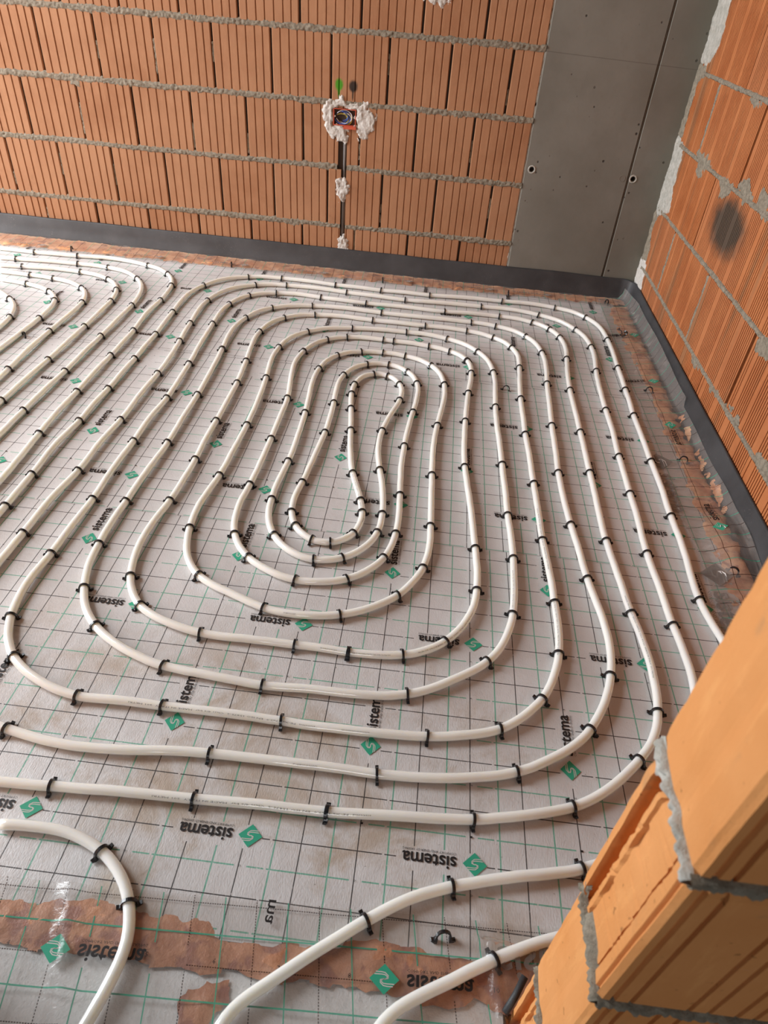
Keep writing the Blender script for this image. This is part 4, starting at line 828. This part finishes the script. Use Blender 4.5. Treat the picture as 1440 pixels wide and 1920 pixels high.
    ('N2', 0.030165, """-2253,2540 -2222,2542 -2192,2544 -2162,2546 -2132,2548 -2101,2550 -2071,2552 -2041,2554 -2010,2555 -1980,2557 -1950,2558 -1919,2559 -1889,2560 -1858,2560 -1828,2559 -1798,2558 -1768,2556 -1738,2552 -1709,2546 -1681,2539 -1653,2528 -1627,2515 -1603,2500 -1580,2482 -1559,2462 -1540,2440 -1522,2416 -1507,2391 -1494,2364 -1484,2336 -1475,2308 -1468,2278 -1463,2248 -1459,2218 -1457,2188 -1455,2157 -1454,2127 -1454,2097 -1454,2066 -1454,2036 -1454,2005 -1454,1975 -1454,1945 -1454,1914 -1455,1884 -1455,1854 -1455,1824 -1455,1794 -1455,1764 -1456,1733 -1456,1703 -1456,1673 -1456,1643 -1456,1613 -1457,1583 -1457,1552 -1458,1522 -1458,1492 -1459,1462 -1460,1432 -1461,1402 -1461,1372 -1462,1341 -1463,1311 -1463,1281 -1463,1251 -1464,1221 -1464,1191 -1463,1160 -1463,1130 -1464,1100 -1464,1070 -1465,1040 -1465,1010 -1466,980 -1467,949"""),
    ('N3', 0.030205, """-2203,2450 -2172,2453 -2142,2456 -2112,2458 -2081,2461 -2051,2463 -2020,2465 -1989,2467 -1959,2469 -1928,2470 -1897,2469 -1867,2468 -1836,2466 -1806,2462 -1777,2456 -1748,2448 -1721,2438 -1694,2425 -1670,2410 -1648,2392 -1627,2372 -1610,2349 -1595,2324 -1583,2297 -1573,2270 -1566,2241 -1561,2211 -1557,2181 -1555,2151 -1554,2120 -1553,2090 -1552,2059 -1552,2029 -1552,1998 -1552,1968 -1552,1937 -1552,1907 -1552,1877 -1552,1846 -1552,1816 -1552,1786 -1552,1756 -1552,1726 -1553,1695 -1553,1665 -1554,1635 -1554,1605 -1555,1575 -1556,1545 -1556,1514 -1557,1484 -1557,1454 -1558,1424 -1559,1394 -1559,1363 -1560,1333 -1562,1303 -1563,1273 -1565,1243 -1566,1212 -1568,1182 -1570,1152"""),
    ('N4', 0.029891, """-2162,2379 -2132,2377 -2102,2376 -2072,2374 -2041,2372 -2011,2370 -1981,2367 -1951,2364 -1921,2360 -1891,2355 -1862,2348 -1833,2339 -1806,2328 -1781,2315 -1757,2299 -1736,2281 -1717,2260 -1701,2237 -1688,2212 -1678,2186 -1670,2158 -1664,2129 -1661,2099 -1658,2069 -1657,2039 -1657,2008 -1657,1978 -1658,1947 -1659,1917 -1660,1887 -1661,1856 -1662,1826 -1662,1796 -1662,1766 -1661,1736 -1661,1707 -1660,1677 -1659,1647 -1657,1617 -1656,1587 -1654,1557 -1653,1527 -1651,1498 -1650,1468 -1649,1438 -1649,1408 -1649,1378 -1649,1348 -1649,1318 -1650,1289"""),
    ('N5', 0.030417, """-2106,2288 -2075,2284 -2044,2280 -2014,2274 -1984,2268 -1954,2261 -1926,2251 -1898,2240 -1872,2226 -1849,2210 -1827,2191 -1809,2170 -1793,2146 -1780,2120 -1771,2092 -1764,2064 -1759,2034 -1757,2003 -1756,1973 -1755,1942 -1755,1911 -1755,1880 -1756,1849 -1757,1818 -1757,1788 -1758,1757 -1759,1726 -1760,1696 -1762,1666 -1763,1635 -1765,1605 -1767,1575 -1770,1544 -1772,1514"""),
    ('N6', 0.030463, """-2128,2216 -2103,2199 -2077,2182 -2052,2164 -2027,2146 -2003,2128 -1980,2109 -1958,2089 -1938,2067 -1920,2043 -1905,2019 -1892,1993 -1882,1965 -1873,1936 -1867,1907 -1863,1877 -1860,1847 -1859,1817 -1859,1786 -1859,1755 -1861,1724 -1863,1694"""),
    ('N7', 0.029985, """-824,-38 -794,-35 -764,-34 -734,-34 -704,-37 -675,-44 -647,-54 -620,-68 -596,-86 -575,-107 -558,-132 -546,-159 -539,-187 -539,-217 -543,-246 -550,-276 -558,-305 -566,-335 -574,-364 -584,-393 -595,-421 -608,-447 -623,-473 -640,-496 -660,-519 -681,-540 -703,-561 -726,-581 -750,-600"""),
]
CLIPS = """0:0.585:F10:1:1 0:3.573:R10:1:8 0:3.329:R10:2:8 0:3.065:R10:3:8 0:2.881:R10:4:8 0:2.686:R10:5:8 0:2.395:R10:6:8 0:2.106:R10:7:8 0:1.766:R10:8:8 0:5.215:T10:1:7 0:5.055:T10:2:7 0:4.792:T10:3:7 0:4.572:T10:4:7 0:4.334:T10:5:7 0:3.991:T10:6:7 0:3.743:T10:7:7 0:5.461:L9:1:8 0:5.787:L9:2:8 0:6.012:L9:3:8 0:6.229:L9:4:8 0:6.463:L9:5:8 0:6.684:L9:6:8 0:6.983:L9:7:8 0:7.13:L9:8:8 0:8.24:B9:1:6 0:8.503:B9:2:6 0:8.748:B9:3:6 0:8.75:B9:4:6 0:9.017:B9:5:6 0:9.213:B9:6:6 0:11.533:R8:1:10 0:11.444:R8:2:10 0:11.238:R8:3:10 0:10.971:R8:4:10 0:10.671:R8:5:10 0:10.43:R8:6:10 0:10.1:R8:7:10 0:9.832:R8:8:10 0:9.543:R8:9:10 0:9.4:R8:10:10 0:12.816:T8:1:6 0:12.608:T8:2:6 0:12.399:T8:3:6 0:12.036:T8:4:6 0:11.788:T8:5:6 0:11.635:T8:6:6 0:12.952:L7:1:10 0:13.089:L7:2:10 0:13.302:L7:3:10 0:13.665:L7:4:10 0:13.926:L7:5:10 0:14.204:L7:6:10 0:14.5:L7:7:10 0:14.73:L7:8:10 0:14.942:L7:9:10 0:15.07:L7:10:10 0:15.262:B7:1:5 0:15.442:B7:2:5 0:15.689:B7:3:5 0:15.986:B7:4:5 0:16.141:B7:5:5 0:18.038:R6:1:9 0:17.853:R6:2:9 0:17.605:R6:3:9 0:17.361:R6:4:9 0:17.078:R6:5:9 0:16.814:R6:6:9 0:16.578:R6:7:9 0:16.412:R6:8:9 0:16.27:R6:9:9 0:19.086:T6:1:6 0:18.938:T6:2:6 0:18.688:T6:3:6 0:18.457:T6:4:6 0:18.279:T6:5:6 0:18.156:T6:6:6 0:19.265:L5:1:7 0:19.531:L5:2:7 0:19.706:L5:3:7 0:19.969:L5:4:7 0:20.198:L5:5:7 0:20.402:L5:6:7 0:20.709:L5:7:7 0:20.818:B5:1:6 0:20.994:B5:2:6 0:21.212:B5:3:6 0:21.335:B5:4:6 0:21.335:B5:5:6 0:21.459:B5:6:6 0:23.064:R4:1:9 0:23.057:R4:2:9 0:22.948:R4:3:9 0:22.787:R4:4:9 0:22.584:R4:5:9 0:22.307:R4:6:9 0:21.927:R4:7:9 0:21.768:R4:8:9 0:21.571:R4:9:9 0:23.697:T4:1:6 0:23.602:T4:2:6 0:23.455:T4:3:6 0:23.41:T4:4:6 0:23.267:T4:5:6 0:23.173:T4:6:6 0:23.847:L3:1:6 0:23.85:L3:2:6 0:24.224:L3:3:6 0:24.49:L3:4:6 0:24.739:L3:5:6 0:24.963:L3:6:6 0:25.066:B3:1:3 0:25.215:B3:2:3 0:25.347:B3:3:3 0:26.542:R2:1:7 0:26.443:R2:2:7 0:26.236:R2:3:7 0:26.015:R2:4:7 0:25.755:R2:5:7 0:25.579:R2:6:7 0:25.474:R2:7:7 0:26.733:T2:1:2 0:26.637:T2:2:2 0:26.869:L1:1:6 0:27.078:L1:2:6 0:27.272:L1:3:6 0:27.555:L1:4:6 0:27.694:L1:5:6 0:27.757:L1:6:6 0:27.831:B1:1:2 0:27.889:B1:2:2 0:29.091:L0:1:12 0:28.805:L0:2:12 0:29.207:L0:3:12 0:28.735:L0:4:12 0:28.635:L0:5:12 0:29.422:L0:6:12 0:28.497:L0:7:12 0:29.652:L0:8:12 0:28.251:L0:9:12 0:28.119:L0:10:12 0:28.064:L0:11:12 0:27.968:L0:12:12 0:28.936:T1:1:2 0:29.004:T1:2:2 0:29.863:R1:1:2 0:29.946:R1:2:2 0:30.166:B2:1:2 0:30.091:B2:2:2 0:31.427:L2:1:6 0:31.287:L2:2:6 0:30.965:L2:3:6 0:30.67:L2:4:6 0:30.476:L2:5:6 0:30.319:L2:6:6 0:31.539:T3:1:3 0:31.624:T3:2:3 0:31.714:T3:3:3 0:31.84:R3:1:7 0:32.0:R3:2:7 0:32.295:R3:3:7 0:32.589:R3:4:7 0:32.831:R3:5:7 0:33.006:R3:6:7 0:33.131:R3:7:7 0:33.673:B4:1:3 0:33.474:B4:2:3 0:33.287:B4:3:3 0:34.985:L4:1:5 0:34.729:L4:2:5 0:34.402:L4:3:5 0:34.111:L4:4:5 0:33.866:L4:5:5 0:35.186:T5:1:4 0:35.38:T5:2:4 0:35.61:T5:3:4 0:35.788:T5:4:4 0:35.952:R5:1:8 0:36.136:R5:2:8 0:36.402:R5:3:8 0:36.764:R5:4:8 0:37.022:R5:5:8 0:37.205:R5:6:8 0:37.404:R5:7:8 0:37.577:R5:8:8 0:38.527:B6:1:4 0:38.319:B6:2:4 0:38.098:B6:3:4 0:37.785:B6:4:4 0:40.283:L6:1:8 0:39.972:L6:2:8 0:39.976:L6:3:8 0:39.611:L6:4:8 0:39.305:L6:5:8 0:39.001:L6:6:8 0:38.82:L6:7:8 0:38.661:L6:8:8 0:40.445:T7:1:5 0:40.63:T7:2:5 0:40.941:T7:3:5 0:41.339:T7:4:5 0:41.447:T7:5:5 0:41.604:R7:1:9 0:41.772:R7:2:9 0:42.036:R7:3:9 0:42.345:R7:4:9 0:42.632:R7:5:9 0:42.887:R7:6:9 0:43.104:R7:7:9 0:43.417:R7:8:9 0:43.58:R7:9:9 0:44.789:B8:1:4 0:44.383:B8:2:4 0:44.055:B8:3:4 0:43.779:B8:4:4 0:47.078:L8:1:7 0:46.832:L8:2:7 0:46.654:L8:3:7 0:46.373:L8:4:7 0:46.046:L8:5:7 0:45.759:L8:6:7 0:45.472:L8:7:7 0:47.379:T9:1:6 0:47.528:T9:2:6 0:47.815:T9:3:6 0:48.094:T9:4:6 0:48.448:T9:5:6 0:48.714:T9:6:6 0:48.922:R9:1:8 0:49.101:R9:2:8 0:49.323:R9:3:8 0:49.635:R9:4:8 0:49.939:R9:5:8 0:50.142:R9:6:8 0:50.417:R9:7:8 0:50.676:R9:8:8 0:51.802:F9:1:3 0:51.646:F9:2:3 0:51.412:F9:3:3 1:0.182:N1:1:10 1:0.395:N1:2:10 1:0.769:N1:3:10 1:0.927:N1:4:10 1:1.079:N1:5:10 1:1.257:N1:6:10 1:1.575:N1:7:10 1:1.802:N1:8:10 1:2.081:N1:9:10 1:2.352:N1:10:10 2:0.077:N2:1:8 2:0.37:N2:2:8 2:0.523:N2:3:8 2:0.742:N2:4:8 2:1.062:N2:5:8 2:1.373:N2:6:8 2:1.671:N2:7:8 2:1.953:N2:8:8 3:0.103:N3:1:8 3:0.375:N3:2:8 3:0.548:N3:3:8 3:0.692:N3:4:8 3:0.822:N3:5:8 3:1.089:N3:6:8 3:1.387:N3:7:8 3:1.692:N3:8:8 4:0.144:N4:1:6 4:0.258:N4:2:6 4:0.447:N4:3:6 4:0.625:N4:4:6 4:0.918:N4:5:6 4:1.243:N4:6:6 5:0.127:N5:1:4 5:0.274:N5:2:4 5:0.392:N5:3:4 5:0.581:N5:4:4 6:0.206:N6:1:2 6:0.411:N6:2:2 7:0.195:N7:1:2 7:0.303:N7:2:2"""
PRINTS = [(0, 8.83, 8.4), (0, 44.171, 44.221), (0, 15.76, 15.35), (0, 15.87, 15.81), (0, 21.31, 21.27), (0, 21.43, 21.34), (0, 21.68, 21.48), (0, 33.39, 33.42), (0, 16.58, 16.39), (0, 9.88, 9.61), (0, 16.94, 16.67), (0, 28.26, 28.0), (0, 37.26, 37.4)]

PR = .0097; PZ = .0103
PATHS = []
for nm, h, s in RUNS:
    P = [Vector((int(a) / 1000, int(b) / 1000, PZ)) for a, b in (q.split(',') for q in s.split())]
    PATHS.append((catmull(P, 2), h / 2))
# between two clips the springy pipe bows up a little
for ri, (P, h) in enumerate(PATHS):
    ss = sorted(float(r.split(':')[1]) for r in CLIPS.split() if int(r.split(':')[0]) == ri)
    for a, b in zip(ss, ss[1:]):
        lift = min(.0022, .010 * (b - a))
        for k in range(int(a / h) + 1, min(len(P), int(b / h) + 1)):
            f = (k * h - a) / (b - a); P[k].z += lift * math.sin(math.pi * f) ** 2
def at(ri, s):
    P, h = PATHS[ri]; k = min(len(P) - 2, max(0, int(s / h))); f = s / h - k
    a = max(0, k - 1); b = min(len(P) - 1, k + 2)
    return P[k].lerp(P[k + 1], min(1, f)), (P[b] - P[a]).normalized()
ORD = ('', 'first', 'second', 'third', 'fourth', 'fifth', 'sixth', 'seventh', 'eighth', 'ninth', 'tenth', 'eleventh', 'twelfth')
PIPES = []
for ri, (nm, h, s) in enumerate(RUNS):
    P = PATHS[ri][0]
    o = new_obj('heating_pipe', mesh('heating_pipe', *tube_vf(P, PR, 12), M['pipe'], True)); PIPES.append(o)
    if nm == 'main': lab = 'long white plastic heating pipe wound in the big central double spiral'
    elif nm == 'N7': lab = 'white plastic heating pipe curving down in the near left corner'
    else: lab = 'white plastic pipe bending left at the far end, %s of those from the big spiral' % ORD[int(nm[1])]
    tag(o, lab, 'pipe')
# lettering printed along the pipe
MARK = text_vf('sistema  PE-Xa 17x2,0  EN ISO 15875-2  Class 4/6 bar  MADE IN ITALY  201 METRI', .40, .0042, 0, 1)
for ri, a, b in PRINTS:
    L = abs(b - a); sg = 1 if b > a else -1; V = []
    if L < .03: continue
    n = max(1, round(L / .42)); seg = L / n
    for k in range(n):
        V = []
        for v in MARK[0]:
            u = v[0] / .40 * min(seg * .94, .40); p, t = at(ri, a + sg * (k * seg + u)); t = t * sg
            side = t.cross(Vector((0, 0, 1))); ang = v[1] / PR
            view = (CP - p).normalized(); sd = 1 if side.dot(view) > 0 else -1
            base = math.radians(58); q = base + ang * (1 if sd > 0 else -1)
            V.append(p + side * (sd * math.cos(q) * (PR + .00025)) + Vector((0, 0, math.sin(q) * (PR + .00025))))
        new_obj('printed_marking', mesh('printed_marking', V, MARK[1], M['pipe_ink']), PIPES[ri])

# ------------------------------------------------------------------ tacker clips
def clip_parts():
    V = []; F = []; n = 16; w = .0026
    for i in range(n + 1):
        q = math.radians(-22 + 224 * i / n)
        for (r, x) in ((.0102, -w), (.0132, -w), (.0132, w), (.0102, w)):
            V.append((x, r * math.cos(q), PZ + r * math.sin(q) * 1.04))
    for i in range(n):
        for k in range(4): F.append((i * 4 + k, i * 4 + (k + 1) % 4, (i + 1) * 4 + (k + 1) % 4, (i + 1) * 4 + k))
    F.append((3, 2, 1, 0)); F.append(tuple(n * 4 + k for k in range(4)))
    arch = fix_normals(mesh('pipe_clip', V, F, M['clip'], False))
    def foot(sg):
        prof = [(.0096, .0086), (.0126, .0102), (.0156, .0062), (.0200, .0070), (.0208, .0044), (.0166, .0010), (.0140, -.0015), (.0098, -.0015)]
        Vp, Fp = extrude([(y, z) for y, z in prof], -.0032, .0032)
        return fix_normals(mesh('foot', [(c, sg * a, b) for a, b, c in Vp], Fp, M['clip']))
    return arch, foot(1), foot(-1)
ARCH, FA, FB = clip_parts()
rc = random.Random(23)
def clip_at(p, t, label, group, tilt=0.0):
    o = new_obj('pipe_clip', ARCH); o.location = (p.x, p.y, 0)
    o.rotation_euler = (rc.uniform(-.05, .05), rc.uniform(-.10, .10) + tilt, math.atan2(t.y, t.x) + rc.uniform(-.13, .13))
    tag(o, label, 'clip', group)
    for m in (FA, FB): new_obj('foot', m, o)
    return o
for rec in CLIPS.split():
    ri, s, tg, i, n = rec.split(':'); ri = int(ri); i = int(i); k = int(tg[1:]); p, t = at(ri, float(s))
    nth = ORD[i] if i < len(ORD) else str(i) + 'th'
    if tg[0] == 'L': lab = 'black pipe clip, %s from far end, on %s pipe left of spiral centre' % (nth, ORD[k + 1])
    elif tg[0] == 'R': lab = 'black pipe clip, %s from far end, on %s pipe right of spiral centre' % (nth, ORD[k])
    elif tg[0] == 'T': lab = 'black pipe clip, %s from left, on %s crossing pipe behind spiral centre' % (nth, ORD[k])
    elif tg[0] == 'B': lab = 'black pipe clip, %s from left, on %s crossing pipe before spiral centre' % (nth, ORD[k])
    elif tg[0] == 'F': lab = 'black pipe clip, %s from left, on %s supply pipe at lower right' % (nth, 'upper' if k == 9 else 'lower')
    elif tg == 'N7': lab = 'black pipe clip, %s one on the pipe curving in the near left corner' % nth
    else: lab = 'black pipe clip, %s from its far left end, on %s left-bending pipe' % (nth, ORD[k])
    clip_at(p, t, lab, 'clips holding the pipes down')
for j, (x, y, a, z, lab) in enumerate(((-1.998, 2.748, .2, .006, 'first empty black clip from left in the film by the back wall'), (-1.185, 2.752, .2, .006, 'second empty black clip from left in the film by the back wall'),
        (-.427, 2.742, .1, .006, 'third empty black clip from left in the film by the back wall'), (.192, 2.735, .1, .006, 'fourth empty black clip from left in the film by the back wall'),
        (.690, 1.850, 1.2, .011, 'empty black clip in the right film beside a printed word, far one'), (.704, 1.376, 1.1, .012, 'empty black clip in the right film with its loop standing clear'),
        (.705, .845, 1.0, .014, 'empty black clip in the right film nearest the orange jamb'), (.668, 2.735, .4, .008, 'empty black clip in the film at the back right corner'))):
    o = clip_at(Vector((x, y, 0)), Vector((math.cos(a), math.sin(a), 0)), lab, 'empty clips pinning the film'); o.location.z = z - .006
def loose(x, y, z, rot, lab):
    o = clip_at(Vector((x, y, 0)), Vector((1, 0, 0)), lab, 'loose clips'); o.location.z = z; o.rotation_euler = rot
loose(-1.74, 1.783, .001, (.5, .1, .9), 'loose black clip lying between two pipes at far left')
loose(-.045, -.125, -.001, (.1, .35, 1.75), 'loose black clip lying on clear film at the near edge')
loose(.654, 2.37, .018, (1.5, .2, .9), 'first of two loose black clips on the film at far right')
loose(.676, 2.345, .021, (1.45, -.3, 2.2), 'second of two loose black clips on the film at far right')
loose(.137, 1.757, -.004, (.1, .2, 1.35), 'loose black clip standing empty between pipes right of the spiral')
# short black peg against the near jamb
pg = new_obj('foam_peg', mesh('foam_peg', *tube_vf([Vector((.050, -.213, .010)), Vector((.0665, -.190, .016)), Vector((.0805, -.166, .024))], .0055, 10), M['foam'], True)); tag(pg, 'short dark peg standing beside the near brick jamb', 'peg')
